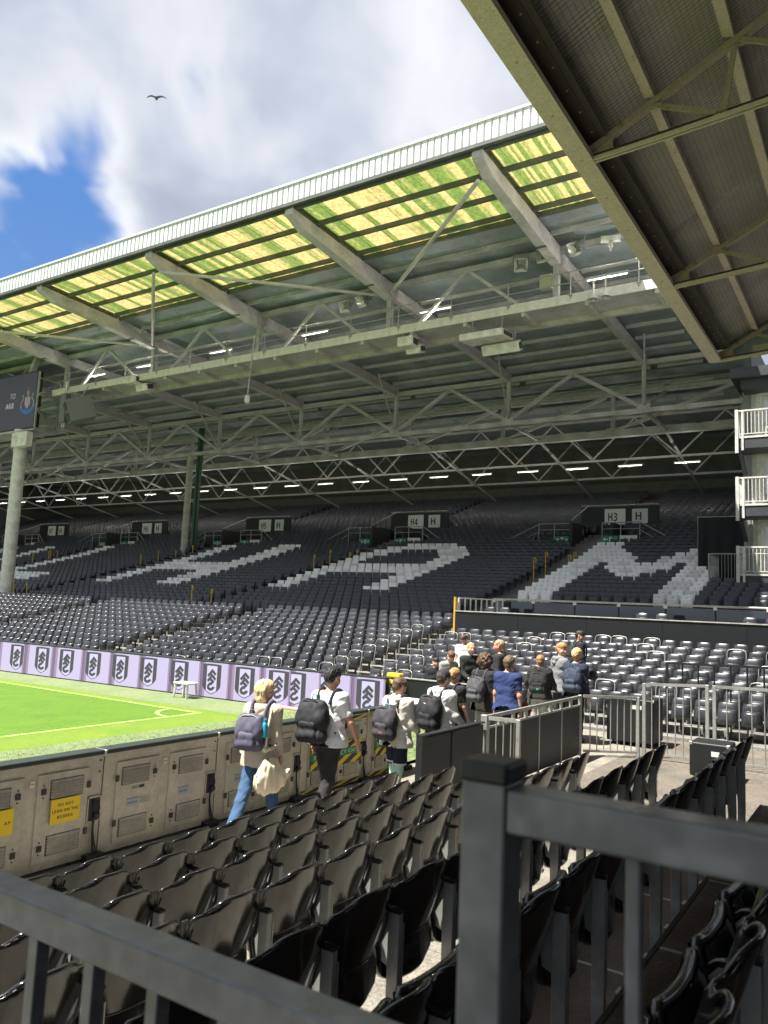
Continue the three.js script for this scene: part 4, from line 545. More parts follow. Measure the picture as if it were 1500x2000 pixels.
// ---------------------------------------------------------------- old near roof overhead
const JT = [-24.9, -18.7, -12.6, -6.4, -0.3, 5.8, 11.9], JX = -4.45;
const jY = x => 11.02 + (x + 4.2) * 0.505; // underside of the sheeting
{
  const t = thing('near_stand_roof', 'old brown corrugated near stand roof with riveted curved trusses and wire netting', 'stand roof', [JX, 10.5, -12]);
  const zN = -25.05, zS = 14, ap = x => jY(x);
  for (let i = 0; i < JT.length - 1; i++) for (const [a, b] of [[-4.25, -1.95], [-1.95, 0.5], [0.5, 13.5]]) { const z0 = JT[i] - (i === 0 ? 0.36 : 0), z1 = JT[i + 1]; const n = Math.round((z1 - z0) / 0.095) * 4; part(t, 'corrugated_sheet', grid(1, n, (u, v) => { const x = mix(a, b + 0.02, u), z = mix(z0, z1 + 0.02, v); return [x, ap(x) + 0.022 * Math.sin((z * 2 * Math.PI) / 0.095) + 0.03, z]; }), mat.oldSheet); }
  for (const x of [-3.2, -1.95, -0.7, 0.55, 1.8, 3.05, 4.3]) for (let i = 0; i < JT.length - 1; i++) part(t, 'purlin', [bx(x - 0.015, x + 0.09, ap(x) - 0.19, ap(x) - 0.172, JT[i] + 0.06, JT[i + 1] - 0.06), bx(x + 0.075, x + 0.09, ap(x) - 0.172, ap(x) - 0.01, JT[i] + 0.06, JT[i + 1] - 0.06), bx(x - 0.09, x - 0.0152, ap(x) - 0.165, ap(x) - 0.15, JT[i] + 0.06, JT[i + 1] - 0.06)], mat.oldPale);
  // netting below the sheets
  const net = [], w = 0.0035; for (let z = zN; z < 2; z += 0.085) net.push(bar([-4.05, ap(-4.05) - 0.13, z], [2.2, ap(2.2) - 0.13, z], w)); for (let x = -4.05; x < 2.2; x += 0.085) net.push(bar([x, ap(x) - 0.13, zN], [x, ap(x) - 0.13, 2], w)); const nt = part(t, 'wire_netting', net, M(0.045, 0.04, 0.034, 0.8)); nt.userData.kind = 'stuff';
  for (let i = 0; i < JT.length - 1; i++) {
    part(t, 'eaves_beam', [bx(JX - 0.05, JX + 0.30, 10.5, 10.53, JT[i], JT[i + 1] - 0.004), bx(JX - 0.05, JX - 0.02, 10.531, 10.86, JT[i], JT[i + 1] - 0.004), bx(JX + 0.27, JX + 0.30, 10.531, 10.62, JT[i], JT[i + 1] - 0.004)], mat.oldPale);
    part(t, 'eaves_angle', [bx(JX + 0.44, JX + 0.56, 10.86, 10.875, JT[i] + 0.1, JT[i + 1] - 0.1), bx(JX + 0.44, JX + 0.455, 10.876, 11.02, JT[i] + 0.1, JT[i + 1] - 0.1)], mat.oldDark);
    part(t, 'gutter', bx(JX - 0.019, JX + 0.43, 10.87, 10.99, JT[i], JT[i + 1] - 0.004), mat.oldDark);
    for (let k = 0; k < 10; k++) part(t, 'eaves_bolt', tube([JX + 0.36, 10.85, mix(JT[i], JT[i + 1], (k + 0.5) / 10)], [JX + 0.36, 10.868, mix(JT[i], JT[i + 1], (k + 0.5) / 10)], 0.02, 6), mat.oldSteel);
  }
  const tie = x => 10.53 + 0.18 * Math.pow(Math.max(0, (x + 4.2) / 2.8), 1.25);
  for (const z of JT) {
    const tr = part(t, 'truss_rafter', [bar([-4.3, jY(-4.3) - 0.30, z], [7, jY(7) - 0.30, z], 0.10, 0.13, V(0, 0, 1))], mat.oldSteel);
    const pts = []; for (let x = -4.42; x <= 1.5; x += 0.35) pts.push(x);
    for (let k = 0; k < pts.length - 1; k++) { part(t, 'tie_plate', [bar([pts[k], tie(pts[k]), z - 0.045], [pts[k + 1] + 0.004, tie(pts[k + 1]), z - 0.045], 0.065, 0.035, V(0, 0, 1)), bar([pts[k], tie(pts[k]), z + 0.045], [pts[k + 1] + 0.004, tie(pts[k + 1]), z + 0.045], 0.065, 0.035, V(0, 0, 1))], mat.oldPale, tr); }
    part(t, 'tie_fin', [bar([-4.2, tie(-4.2) + 0.07, z], [-2.1, tie(-2.1) + 0.07, z], 0.015, 0.1, V(0, 0, 1)), bar([-2.1, tie(-2.1) + 0.07, z], [1.2, tie(1.2) + 0.07, z], 0.015, 0.1, V(0, 0, 1))], mat.oldDark, tr);
    const gs = new THREE.Shape(); gs.moveTo(-4.42, 10.56); gs.lineTo(-3.72, 10.58); gs.quadraticCurveTo(-3.92, 10.72, -3.72, 10.98); gs.lineTo(-4.3, 10.78); gs.closePath(); const gg = new THREE.ExtrudeGeometry(gs, { depth: 0.016, bevelEnabled: false }); gg.translate(0, 0, z - 0.008);
    part(t, 'eaves_gusset', gg, mat.oldSteel, tr);
    for (const [a, b] of [[[-3.16, jY(-3.16) - 0.33], [-2.08, tie(-2.08) + 0.05]], [[-2.02, tie(-2.02) + 0.05], [-1.85, jY(-1.85) - 0.33]], [[-1.8, jY(-1.8) - 0.33], [0.2, tie(0.2) + 0.05]], [[0.3, tie(0.3) + 0.05], [0.55, jY(0.55) - 0.33]]]) { part(t, 'truss_strut', [bar([a[0], a[1], z + 0.03], [b[0], b[1], z + 0.03], 0.085, 0.04, V(0, 0, 1))], mat.oldSteel, tr); for (const [p, q] of [[a, b], [b, a]]) for (const f of [0.06, 0.16]) part(t, 'rivet', new THREE.SphereGeometry(0.017, 6, 4).translate(mix(p[0], q[0], f), mix(p[1], q[1], f), z + 0.053), mat.oldSteel, tr); }
    for (const [x, y] of [[-3.16, jY(-3.16) - 0.33], [-2.05, tie(-2.05) + 0.06], [-1.83, jY(-1.83) - 0.35]]) part(t, 'node_plate', bx(x - 0.16, x + 0.16, y - 0.07, y + 0.07, z - 0.012, z + 0.009), mat.oldSteel, tr);
    for (let k = 0; k < 6; k++) part(t, 'rivet', new THREE.SphereGeometry(0.018, 6, 4).translate(-4.2 + k * 0.09, 10.66 + k * 0.045, z + 0.01), mat.oldSteel, tr);
  }
  part(t, 'end_boarding', [bx(-3.3, 13, 10.75, 10.95, -25.2, -25.1)], mat.oldPale);
  const ge = grid(200, 1, (u, v) => { const x = mix(-4.0, 9, u); return [x, mix(10.72, jY(x) + 0.045, v), -25.15 + (Math.round(u * 200) % 4 < 2 ? 0.03 : 0)]; }); part(t, 'gable_sheet', ge, mat.roofGrey);
  part(t, 'rear_wall', bx(13.5, 13.8, 0, 20, -25, 14), mat.riserDark);
}

mat.skyPane = new THREE.MeshPhysicalMaterial({ color: L(0.50, 0.55, 0.58), roughness: 0.08, clearcoat: 1, clearcoatRoughness: 0.03 });  // pane base colour lightened to stand for sky reflected in the glass
// ---------------------------------------------------------------- corner building with balconies
{
  const t = thing('balcony_building', 'white rendered corner building with three stacked railed balconies', 'building', [-4.9, 1.9, -34]);
  const wz = -34.4, bz = -33, x0 = -4.95, x1 = 6;
  part(t, 'wall', bx(x0 + 0.35, x1, 1.9, 12.34, wz - 3, wz - 0.001), mat.render); part(t, 'corner_pier', bx(x0 - 0.02, x0 + 0.349, 1.9, 12.34, wz - 3, wz - 0.25), mat.greyPlaster);
  part(t, 'roof_slab', bx(x0 - 0.25, x1, 12.35, 12.75, wz - 3.2, bz - 0.1), mat.slate); part(t, 'eaves_soffit', bx(x0 + 0.1, x1, 11.95, 12.34, wz, bz - 0.4), mat.slate);
  for (const [i, y] of [4.42, 7.15, 9.85].entries()) {
    const b = part(t, 'balcony', bx(x0, x1, y - 0.42, y - 0.02, wz, bz), mat.slate); part(t, 'balcony_edge', bx(x0 - 0.02, x1, y - 0.018, y + 0.06, wz, bz + 0.03), mat.white, b);
    part(t, 'handrail', [bx(x0 - 0.02, x1, y + 1.06, y + 1.12, bz - 0.01, bz + 0.05), bx(x0 - 0.02, x0 + 0.04, y + 1.06, y + 1.12, wz + 0.01, bz - 0.011)], mat.white, b); part(t, 'bottom_rail', bx(x0 + 0.05, x1, y + 0.13, y + 0.17, bz + 0.002, bz + 0.038), mat.white, b);
    for (let x = x0 + 0.26; x < x1; x += 0.135) part(t, 'baluster', bx(x - 0.014, x + 0.014, y + 0.171, y + 1.059, bz + 0.006, bz + 0.034), mat.white, b);
    for (let z = bz - 0.2; z > wz; z -= 0.14) part(t, 'baluster', bx(x0 - 0.004, x0 + 0.024, y + 0.061, y + 1.059, z - 0.014, z + 0.014), mat.white, b);
    part(t, 'corner_post', bx(x0 - 0.06, x0 + 0.06, y - 0.6, y + 1.14, bz - 0.04, bz + 0.08), mat.white, b); part(t, 'rail_post', bx(x0 + 0.17, x0 + 0.25, y - 0.5, y + 1.12, bz - 0.012, bz + 0.052), mat.white, b); part(t, 'bracket', bar([x0 + 0.1, y - 0.43, bz - 0.05], [x0 + 0.1, y - 1.25, wz + 0.05], 0.14), mat.slate, b);
    for (const wx of [-4.3, -1.4, 1.6]) {
      const d = part(t, 'glazed_door', [bx(wx, wx + 0.14, y + 0.1, y + 2.2, wz + 0.005, wz + 0.09), bx(wx + 2.2, wx + 2.34, y + 0.1, y + 2.2, wz + 0.005, wz + 0.09), bx(wx + 0.141, wx + 2.199, y + 2.02, y + 2.2, wz + 0.005, wz + 0.09), bx(wx + 0.141, wx + 2.199, y + 0.1, y + 0.2, wz + 0.005, wz + 0.09), bx(wx + 1.1, wx + 1.22, y + 0.2, y + 2.02, wz + 0.01, wz + 0.085)], mat.white);
      part(t, 'pane', bx(wx + 0.142, wx + 1.098, y + 0.202, y + 2.018, wz + 0.02, wz + 0.035), mat.skyPane, d); part(t, 'pane', bx(wx + 1.222, wx + 2.198, y + 0.202, y + 2.018, wz + 0.02, wz + 0.035), mat.glassDark, d);
      part(t, 'door_surround', [bx(wx - 0.12, wx - 0.002, y + 0.06, y + 2.4, wz + 0.003, wz + 0.06), bx(wx - 0.12, wx + 2.46, y + 2.21, y + 2.4, wz + 0.004, wz + 0.055)], mat.white, d);
    }
    if (i > 0) { const c = thing('balcony_chair', i === 1 ? 'dark chair behind the middle balcony railing' : 'pale chair behind the top balcony railing', 'chair', [-3.75, y + 0.06, -33.7]); const cm = i === 1 ? mat.blackPaint : mat.white; part(c, 'seat', rbx(-4.0, -3.5, y + 0.46, y + 0.51, -33.95, -33.5, 0.015, 1), cm); part(c, 'backrest', rbx(-4.0, -3.5, y + 0.55, y + 0.98, -33.98, -33.94, 0.015, 1), cm); for (const [a, b] of [[-3.97, -33.92], [-3.53, -33.92], [-3.97, -33.53], [-3.53, -33.53]]) part(c, 'leg', tube([a, y + 0.062, b], [a, y + 0.46, b], 0.018), cm); }
  }
  const cl = thing('black_screen', 'black cloth screen hung beside the letter M and the balconies', 'screen', [-6.2, FL(6), -35.6]); part(cl, 'cloth', grid(24, 4, (u, v) => [mix(-6.95, -5.05, u), mix(FL(7), 7.05, v), -35.7 + 0.035 * Math.sin(u * 21) + 0.02 * Math.sin(u * 47 + v * 4)]), new THREE.MeshStandardMaterial({ color: L(0.012, 0.014, 0.017), roughness: 0.85, side: THREE.DoubleSide })); part(cl, 'post', [tube([-6.95, FL(7), -35.75], [-6.95, 7.1, -35.75], 0.03), tube([-5.05, FL(7), -35.75], [-5.05, 7.1, -35.75], 0.03), tube([-6.95, 7.07, -35.75], [-5.05, 7.07, -35.75], 0.025)], mat.galvDull);
  const rl = thing('steel_railing', 'thin grey steel railing round the foot of the balconies', 'railing', [-5, 3.5, -33.6]); part(rl, 'top_rail', [tube([-6.1, 5.28, -33.4], [-3.4, 5.28, -33.4], 0.025), tube([-6.1, 5.28, -33.4], [-6.1, 5.28, -35.6], 0.025)], mat.galvDull); for (let x = -6.1; x < -3.4; x += 0.12) part(rl, 'baluster', tube([x, 4.2, -33.4], [x, 5.27, -33.4], 0.009, 5), mat.galvDull); for (let z = -33.5; z > -35.6; z -= 0.12) part(rl, 'baluster', tube([-6.1, 4.2, z], [-6.1, 5.27, z], 0.009, 5), mat.galvDull); for (const x of [-6.1, -4.35]) part(rl, 'post', tube([x, FL(11), -33.4], [x, 5.28, -33.4], 0.03), mat.galvDull);
}

// ---------------------------------------------------------------- parapet and glass screen in front of the M block
{
  const t = thing('black_parapet', 'long black panelled parapet wall behind the corner block seats', 'parapet', [-5, 1.6, -24.35]);
  for (let k = 0; k < 7; k++) { const a = -12.72 + k * 2.32; part(t, 'panel', bx(a + 0.004, a + 2.316, 1.55, 2.55, -24.45, -24.35), mat.blackPanel); } part(t, 'coping', bx(-12.74, 3.6, 2.552, 2.585, -24.5, -24.32), mat.offWhite); part(t, 'end_post', bx(-12.81, -12.745, 1.5, 3.05, -24.5, -24.36), mat.yellowRail);
  const g = thing('glass_screen', 'dark tinted glass screen with white top rail in front of the letter M', 'screen', [-5, 1.95, -26.5]);
  part(g, 'top_rail', tube([-12.3, 3.06, -26.5], [3, 3.06, -26.5], 0.035, 8), mat.offWhite);
  for (let k = 0; k < 10; k++) { const a = -12.25 + k * 1.52; part(g, 'pane', bx(a + 0.03, a + 1.49, 2.05, 2.98, -26.51, -26.49), mat.glassDark); part(g, 'clamp', rbx(a - 0.06, a + 0.06, 2.94, 3.05, -26.53, -26.46, 0.01, 1), mat.white); part(g, 'post', bx(a - 0.02, a + 0.02, 1.95, 2.98, -26.56, -26.52), mat.blackPaint); }
  const w = thing('white_railing', 'short white barred railing at the top of the yellow edged stairs', 'railing', [-13, 2.0, -25.6]); part(w, 'frame', [bar([-12.74, 3.02, -24.6], [-11.7, 3.02, -26.2], 0.05), bar([-12.74, 1.96, -24.6], [-12.74, 3.02, -24.6], 0.05)], mat.white);
  for (let k = 0; k < 9; k++) part(w, 'baluster', bar([-12.72 + k * 0.12, 2.56, -24.62 - k * 0.19], [-12.72 + k * 0.12, 3.02, -24.62 - k * 0.19], 0.04), mat.white);
  const ps = [[-11.9, -25.4], [-11.35, -25.4], [-6.6, -25.3], [-6.0, -25.3], [-3.5, -25.4], [-2.9, -25.4]]; for (const [x, z] of ps) { const o = mesh('bucket_chair', seatGeo.bucket, mat.blackSeat, null); o.position.set(x, 1.95, z); tag(o, 'black bucket seat on the platform between parapet and glass screen', 'seat', 'platform seats'); }
}
// black front wall below the lower tier
{ const t = thing('black_front_wall', 'low black board wall in front of the lower tier beside the display boards', 'wall', [-8, 0, -15.7]); for (const [a, b] of [[-9.6, -8.4], [-8.4, -7.2]]) part(t, 'panel', bx(a + 0.004, b - 0.004, 0, 0.98, -15.75, -15.66), mat.blackPanel); part(t, 'top_strip', bx(-9.6, -7.2, 0.982, 1.0, -15.77, -15.64), mat.galvDull);
  const y = thing('yellow_bollard_pad', 'yellow padded marker at the end of the display boards', 'marker', [-9.62, 0.9, -15.5]); part(y, 'pad', rbx(-9.78, -9.42, 1.0, 1.1, -15.6, -15.4, 0.03, 2), mat.yellow); part(y, 'strap', rbx(-9.72, -9.48, 0.86, 0.95, -15.58, -15.42, 0.02, 2), mat.yellow); part(y, 'stem', tube([-9.6, 0.0, -15.5], [-9.6, 1.0, -15.5], 0.03), mat.blackPaint); }

// ---------------------------------------------------------------- walkway partition, galvanised fences, boxes
{
  const X = -4.95, t = thing('black_partition', 'black panel partition between walkway and near chairs', 'partition', [X, 0, -9.5]);
  for (const [a, b] of [[8.72, 9.42], [9.6, 10.38]]) part(t, 'panel', bx(X - 0.03, X + 0.03, 0.02, 1.0, -b, -a), mat.blackPanel); part(t, 'post', [bx(X - 0.045, X + 0.045, 0, 1.02, -8.72, -8.62), bx(X - 0.04, X + 0.04, 0, 1.0, -9.598, -9.422)], mat.blackPaint); part(t, 'cap', bx(X - 0.05, X + 0.05, 1.021, 1.04, -10.4, -8.62), mat.blackPaint);
  const f = thing('galvanised_fence', 'galvanised fence with black infill panels running from the partition towards the corner', 'fence', [X, 0, -12.5]);
  part(f, 'top_rail', bar([X, 1.085, -10.5], [X, 1.085, -14.6], 0.045, 0.05), mat.galv); part(f, 'mid_rail', bar([X, 0.93, -10.5], [X, 0.93, -14.6], 0.03, 0.03), mat.galv);
  for (const z of [-11.5, -12.55, -13.6]) part(f, 'post', bx(X - 0.02, X + 0.02, 0, 1.06, z - 0.025, z + 0.025), mat.galv); for (const z of [-11, -12, -13.1, -14.1]) part(f, 'spacer', bx(X - 0.02, X + 0.02, 0.945, 1.06, z - 0.04, z + 0.04), mat.galv);
  for (const [a, b] of [[10.58, 11.47], [11.53, 12.52], [12.58, 13.57], [13.63, 14.55]]) part(f, 'panel', bx(X - 0.015, X + 0.015, 0.04, 0.91, -b, -a), mat.blackPanel);
  part(f, 'end_post', rbx(X - 0.05, X + 0.05, 0, 1.12, -10.55, -10.45, 0.006, 1), mat.galv); part(f, 'end_post', rbx(X - 0.03, X + 0.03, 0, 1.12, -14.64, -14.58, 0.006, 1), mat.galv);
  function barFence(label, a, b, h0, h1, n, posts, dark) { const t2 = thing('bar_fence', label, 'fence', [a[0], 0, a[1]]), M_ = dark ? mat.blackPaint : mat.galv; part(t2, 'top_rail', bar([a[0], h0, a[1]], [b[0], h1, b[1]], 0.045, 0.05), M_); part(t2, 'bottom_rail', bar([a[0], 0.1, a[1]], [b[0], 0.1, b[1]], 0.04, 0.04), M_); for (let k = 1; k < n; k++) { const u = k / n, x = mix(a[0], b[0], u), z = mix(a[1], b[1], u); part(t2, 'bar', tube([x, 0.12, z], [x, mix(h0, h1, u) - 0.02, z], dark ? 0.02 : 0.011, 6), M_); } for (const u of posts) { const x = mix(a[0], b[0], u), z = mix(a[1], b[1], u); part(t2, 'post', rbx(x - 0.03, x + 0.03, 0, mix(h0, h1, u) + 0.02, z - 0.03, z + 0.03, 0.005, 1), M_); } return t2; }
  barFence('short galvanised barred return next to the black partition', [X + 0.06, -10.5], [-4.46, -10.56], 1.08, 1.08, 4, [1]);
  barFence('low galvanised barred fence beside the black speaker box', [X + 0.05, -14.66], [-4.06, -15.28], 1.1, 1.1, 8, [1]);
  barFence('tall galvanised barred gate before the corner block seats', [-3.96, -15.34], [-2.86, -15.44], 1.36, 1.42, 8, [0, 1]);
  barFence('tall galvanised barred fence right of the gate', [-2.74, -15.45], [-0.9, -15.6], 1.42, 1.45, 9, [0, 1]);
  barFence('dark barred fence behind the galvanised gate', [-4.3, -18.6], [-2.0, -18.8], 1.62, 1.66, 7, [0, 1], true);
  const bxs = [['black wheeled speaker box behind the low barred fence', -4.55, -16.9, 0.95, 0.95, 0.8], ['black flight case standing by the tall gate post', -2.55, -14.2, 0.62, 0.62, 0.6]];
  for (const [lab, x, z, w, h, d] of bxs) { const q = thing('equipment_box', lab, 'box', [x, 0, z]); part(q, 'case', rbx(x - w / 2, x + w / 2, 0.08, h, z - d / 2, z + d / 2, 0.03, 2), mat.blackPanel); part(q, 'label', faceZ(x + w * 0.05, x + w * 0.25, h - 0.2, h - 0.12, z + d / 2 + 0.003), mat.white); part(q, 'corner', [rbx(x - w / 2 - 0.006, x - w / 2 + 0.05, h - 0.05, h + 0.006, z + d / 2 - 0.05, z + d / 2 + 0.006, 0.01, 1), rbx(x + w / 2 - 0.05, x + w / 2 + 0.006, h - 0.05, h + 0.006, z + d / 2 - 0.05, z + d / 2 + 0.006, 0.01, 1)], mat.galv); for (const [a, b] of [[-1, -1], [1, -1], [-1, 1], [1, 1]]) part(q, 'wheel', tube([x + a * w * 0.38 - 0.02, 0.04, z + b * d * 0.36], [x + a * w * 0.38 + 0.02, 0.04, z + b * d * 0.36], 0.04, 10), mat.blackPaint); }
}
// ---------------------------------------------------------------- foreground railing at the gangway
{
  const z = -0.875, t = thing('gangway_railing', 'dark grey painted square-tube railing close in the foreground', 'railing', [-0.4, 1.2, z]);
  const post = part(t, 'post', rbx(-0.4275, -0.3725, 1.2, 2.405, z - 0.0275, z + 0.0275, 0.004, 2), mat.railGrey); part(t, 'post_cap', rbx(-0.431, -0.369, 2.403, 2.428, z - 0.031, z + 0.031, 0.006, 2), mat.blackPaint, post);
  part(t, 'upper_rail', rbx(-0.372, 0.9, 2.352, 2.4, z - 0.026, z + 0.026, 0.005, 2), mat.railGrey); part(t, 'lower_rail', rbx(-2.4, -0.428, 2.03, 2.085, z - 0.03, z + 0.03, 0.005, 2), mat.railGrey);
  for (let x = -0.235; x < 0.9; x += 0.17) part(t, 'baluster', rbx(x - 0.008, x + 0.008, 1.3, 2.351, z - 0.008, z + 0.008, 0.003, 1), mat.railGrey);
  for (let x = -0.64; x > -2.4; x -= 0.147) part(t, 'baluster', rbx(x - 0.013, x + 0.013, 1.0, 2.029, z - 0.013, z + 0.013, 0.003, 1), mat.railGrey);
  part(t, 'bottom_rail', rbx(-2.4, -0.43, 1.0, 1.03, z - 0.02, z + 0.02, 0.004, 1), mat.railGrey);
}
// ---------------------------------------------------------------- people: one skinned field each, clothes and hair over it
function meshField(f, lo, hi, cell) { // surface nets
  const n = [0, 1, 2].map(i => Math.max(3, Math.ceil((hi[i] - lo[i]) / cell) + 1)), [nx, ny, nz] = n, S = new Float32Array(nx * ny * nz);
  for (let k = 0, q = 0; k < nz; k++) for (let j = 0; j < ny; j++) for (let i = 0; i < nx; i++) S[q++] = f(lo[0] + i * cell, lo[1] + j * cell, lo[2] + k * cell);
  const id = new Int32Array(nx * ny * nz).fill(-1), pos = [], nor = [], idx = [], at = (i, j, k) => i + nx * (j + ny * k), E = [[0, 1], [2, 3], [4, 5], [6, 7], [0, 2], [1, 3], [4, 6], [5, 7], [0, 4], [1, 5], [2, 6], [3, 7]];
  for (let k = 0; k < nz - 1; k++) for (let j = 0; j < ny - 1; j++) for (let i = 0; i < nx - 1; i++) {
    const v = []; let m = 0; for (let c = 0; c < 8; c++) { const s = S[at(i + (c & 1), j + (c >> 1 & 1), k + (c >> 2))]; v.push(s); if (s < 0) m |= 1 << c; } if (m === 0 || m === 255) continue;
    let x = 0, y = 0, z = 0, t = 0; for (const [a, b] of E) if ((v[a] < 0) !== (v[b] < 0)) { const u = v[a] / (v[a] - v[b]); x += mix(a & 1, b & 1, u); y += mix(a >> 1 & 1, b >> 1 & 1, u); z += mix(a >> 2, b >> 2, u); t++; }
    x = lo[0] + (i + x / t) * cell; y = lo[1] + (j + y / t) * cell; z = lo[2] + (k + z / t) * cell; id[at(i, j, k)] = pos.length / 3; pos.push(x, y, z);
    const e = cell * 0.5; const g = V(f(x + e, y, z) - f(x - e, y, z), f(x, y + e, z) - f(x, y - e, z), f(x, y, z + e) - f(x, y, z - e)).normalize(); nor.push(g.x, g.y, g.z);
  }
  const quad = (a, b, c, d, flip) => { if (a < 0 || b < 0 || c < 0 || d < 0) return; flip ? idx.push(a, c, b, a, d, c) : idx.push(a, b, c, a, c, d); };
  for (let k = 1; k < nz - 1; k++) for (let j = 1; j < ny - 1; j++) for (let i = 1; i < nx - 1; i++) {
    const s = S[at(i, j, k)] < 0; if (s !== S[at(i + 1, j, k)] < 0) quad(id[at(i, j - 1, k - 1)], id[at(i, j, k - 1)], id[at(i, j, k)], id[at(i, j - 1, k)], !s);
    if (s !== S[at(i, j + 1, k)] < 0) quad(id[at(i - 1, j, k - 1)], id[at(i - 1, j, k)], id[at(i, j, k)], id[at(i, j, k - 1)], !s);
    if (s !== S[at(i, j, k + 1)] < 0) quad(id[at(i - 1, j - 1, k)], id[at(i, j - 1, k)], id[at(i, j, k)], id[at(i - 1, j, k)], !s);
  }
  const g = new THREE.BufferGeometry(); g.setAttribute('position', new THREE.Float32BufferAttribute(pos, 3)); g.setAttribute('normal', new THREE.Float32BufferAttribute(nor, 3)); g.setAttribute('uv', new THREE.Float32BufferAttribute(new Float32Array(pos.length / 3 * 2), 2)); g.setIndex(idx); return g;
}
const cap = (a, b, ra, rb = ra, sz = 1) => { const d = [b[0] - a[0], b[1] - a[1], (b[2] - a[2])], L2 = d[0] * d[0] + d[1] * d[1] + d[2] * d[2] + 1e-9; return { a, b, r: Math.max(ra, rb), f: (x, y, z) => { const px = x - a[0], py = y - a[1], pz = z - a[2]; let t = (px * d[0] + py * d[1] + pz * d[2]) / L2; t = t < 0 ? 0 : t > 1 ? 1 : t; const qx = px - t * d[0], qy = py - t * d[1], qz = (pz - t * d[2]) * sz; return Math.sqrt(qx * qx + qy * qy + qz * qz) - (ra + (rb - ra) * t); } }; };
const ell = (c, r) => ({ a: c, b: c, r: Math.max(...r), f: (x, y, z) => { const px = (x - c[0]) / r[0], py = (y - c[1]) / r[1], pz = (z - c[2]) / r[2], q = Math.sqrt(px * px + py * py + pz * pz); return (q - 1) * Math.min(r[0], r[1], r[2]); } });
const smin = (a, b, k) => { const h = Math.max(k - Math.abs(a - b), 0) / k; return Math.min(a, b) - h * h * k * 0.25; };
const uni = (ps, k, inf = 0) => (x, y, z) => { let d = 9; for (const p of ps) d = smin(d, p.f(x, y, z) - inf, k); return d; };
const bounds = (ps, m) => { const lo = [9, 9, 9], hi = [-9, -9, -9]; for (const p of ps) for (const e of [p.a, p.b]) for (let i = 0; i < 3; i++) { lo[i] = Math.min(lo[i], e[i] - p.r - m); hi[i] = Math.max(hi[i], e[i] + p.r + m); } return [lo, hi]; };
const lerp3 = (a, b, t) => [mix(a[0], b[0], t), mix(a[1], b[1], t), mix(a[2], b[2], t)];
const cutter = (p, n) => (x, y, z) => (x - p[0]) * n[0] + (y - p[1]) * n[1] + (z - p[2]) * n[2]; // keeps the side where this is negative
const cloths = {}; function fab(c, rough = 0.9, bump = 0.0015) { const k = c.join(); return cloths[k] ||= M(c[0], c[1], c[2], rough); }
const skinM = {}; const skin = c => skinM[c.join()] ||= new THREE.MeshPhysicalMaterial({ color: L(...c), roughness: 0.55, sheen: 0.2 });

function hand(P, dir, side, curl, fine) { // palm and five fingers, continuing the forearm direction
  const d = V(...dir).normalize(), w = V(0, 0, 1).addScaledVector(d, -d.z).normalize(); // w: across the palm, towards the front (thumb side)
  const nrm = V().crossVectors(d, w).multiplyScalar(side); // palm normal, towards the body
  const at = (l, a, n) => [P[0] + d.x * l + w.x * a + nrm.x * n, P[1] + d.y * l + w.y * a + nrm.y * n, P[2] + d.z * l + w.z * a + nrm.z * n];
  const ps = [cap(at(0, 0, 0), at(0.03, 0, 0), 0.024, 0.026), cap(at(0.035, -0.022, 0), at(0.085, -0.028, 0.002), 0.0155, 0.0145), cap(at(0.035, 0.018, 0), at(0.088, 0.026, 0.002), 0.0165, 0.015), cap(at(0.04, -0.002, 0), at(0.09, 0, 0.002), 0.016, 0.015)];
  const fg = [[-0.032, 0.062], [-0.011, 0.075], [0.011, 0.082], [0.031, 0.074]];
  for (const [a, l] of fg) { const c1 = curl, c2 = curl * 2; const k0 = [0.088, a * 0.95, 0.002], k1 = [k0[0] + Math.cos(c1) * l * 0.5, a, k0[2] + Math.sin(c1) * l * 0.5], k2 = [k1[0] + Math.cos(c2) * l * 0.5, a, k1[2] + Math.sin(c2) * l * 0.5]; ps.push(cap(at(...k0), at(...k1), 0.0095, 0.0085), cap(at(...k1), at(...k2), 0.0085, 0.0072)); }
  ps.push(cap(at(0.03, 0.026, 0.006), at(0.062, 0.05, 0.014), 0.0125, 0.0105), cap(at(0.062, 0.05, 0.014), at(0.09, 0.056, 0.022), 0.0102, 0.0085));
  const [lo, hi] = bounds(ps, 0.01); return meshField(uni(ps, 0.012), lo, hi, fine ? 0.0045 : 0.007);
}
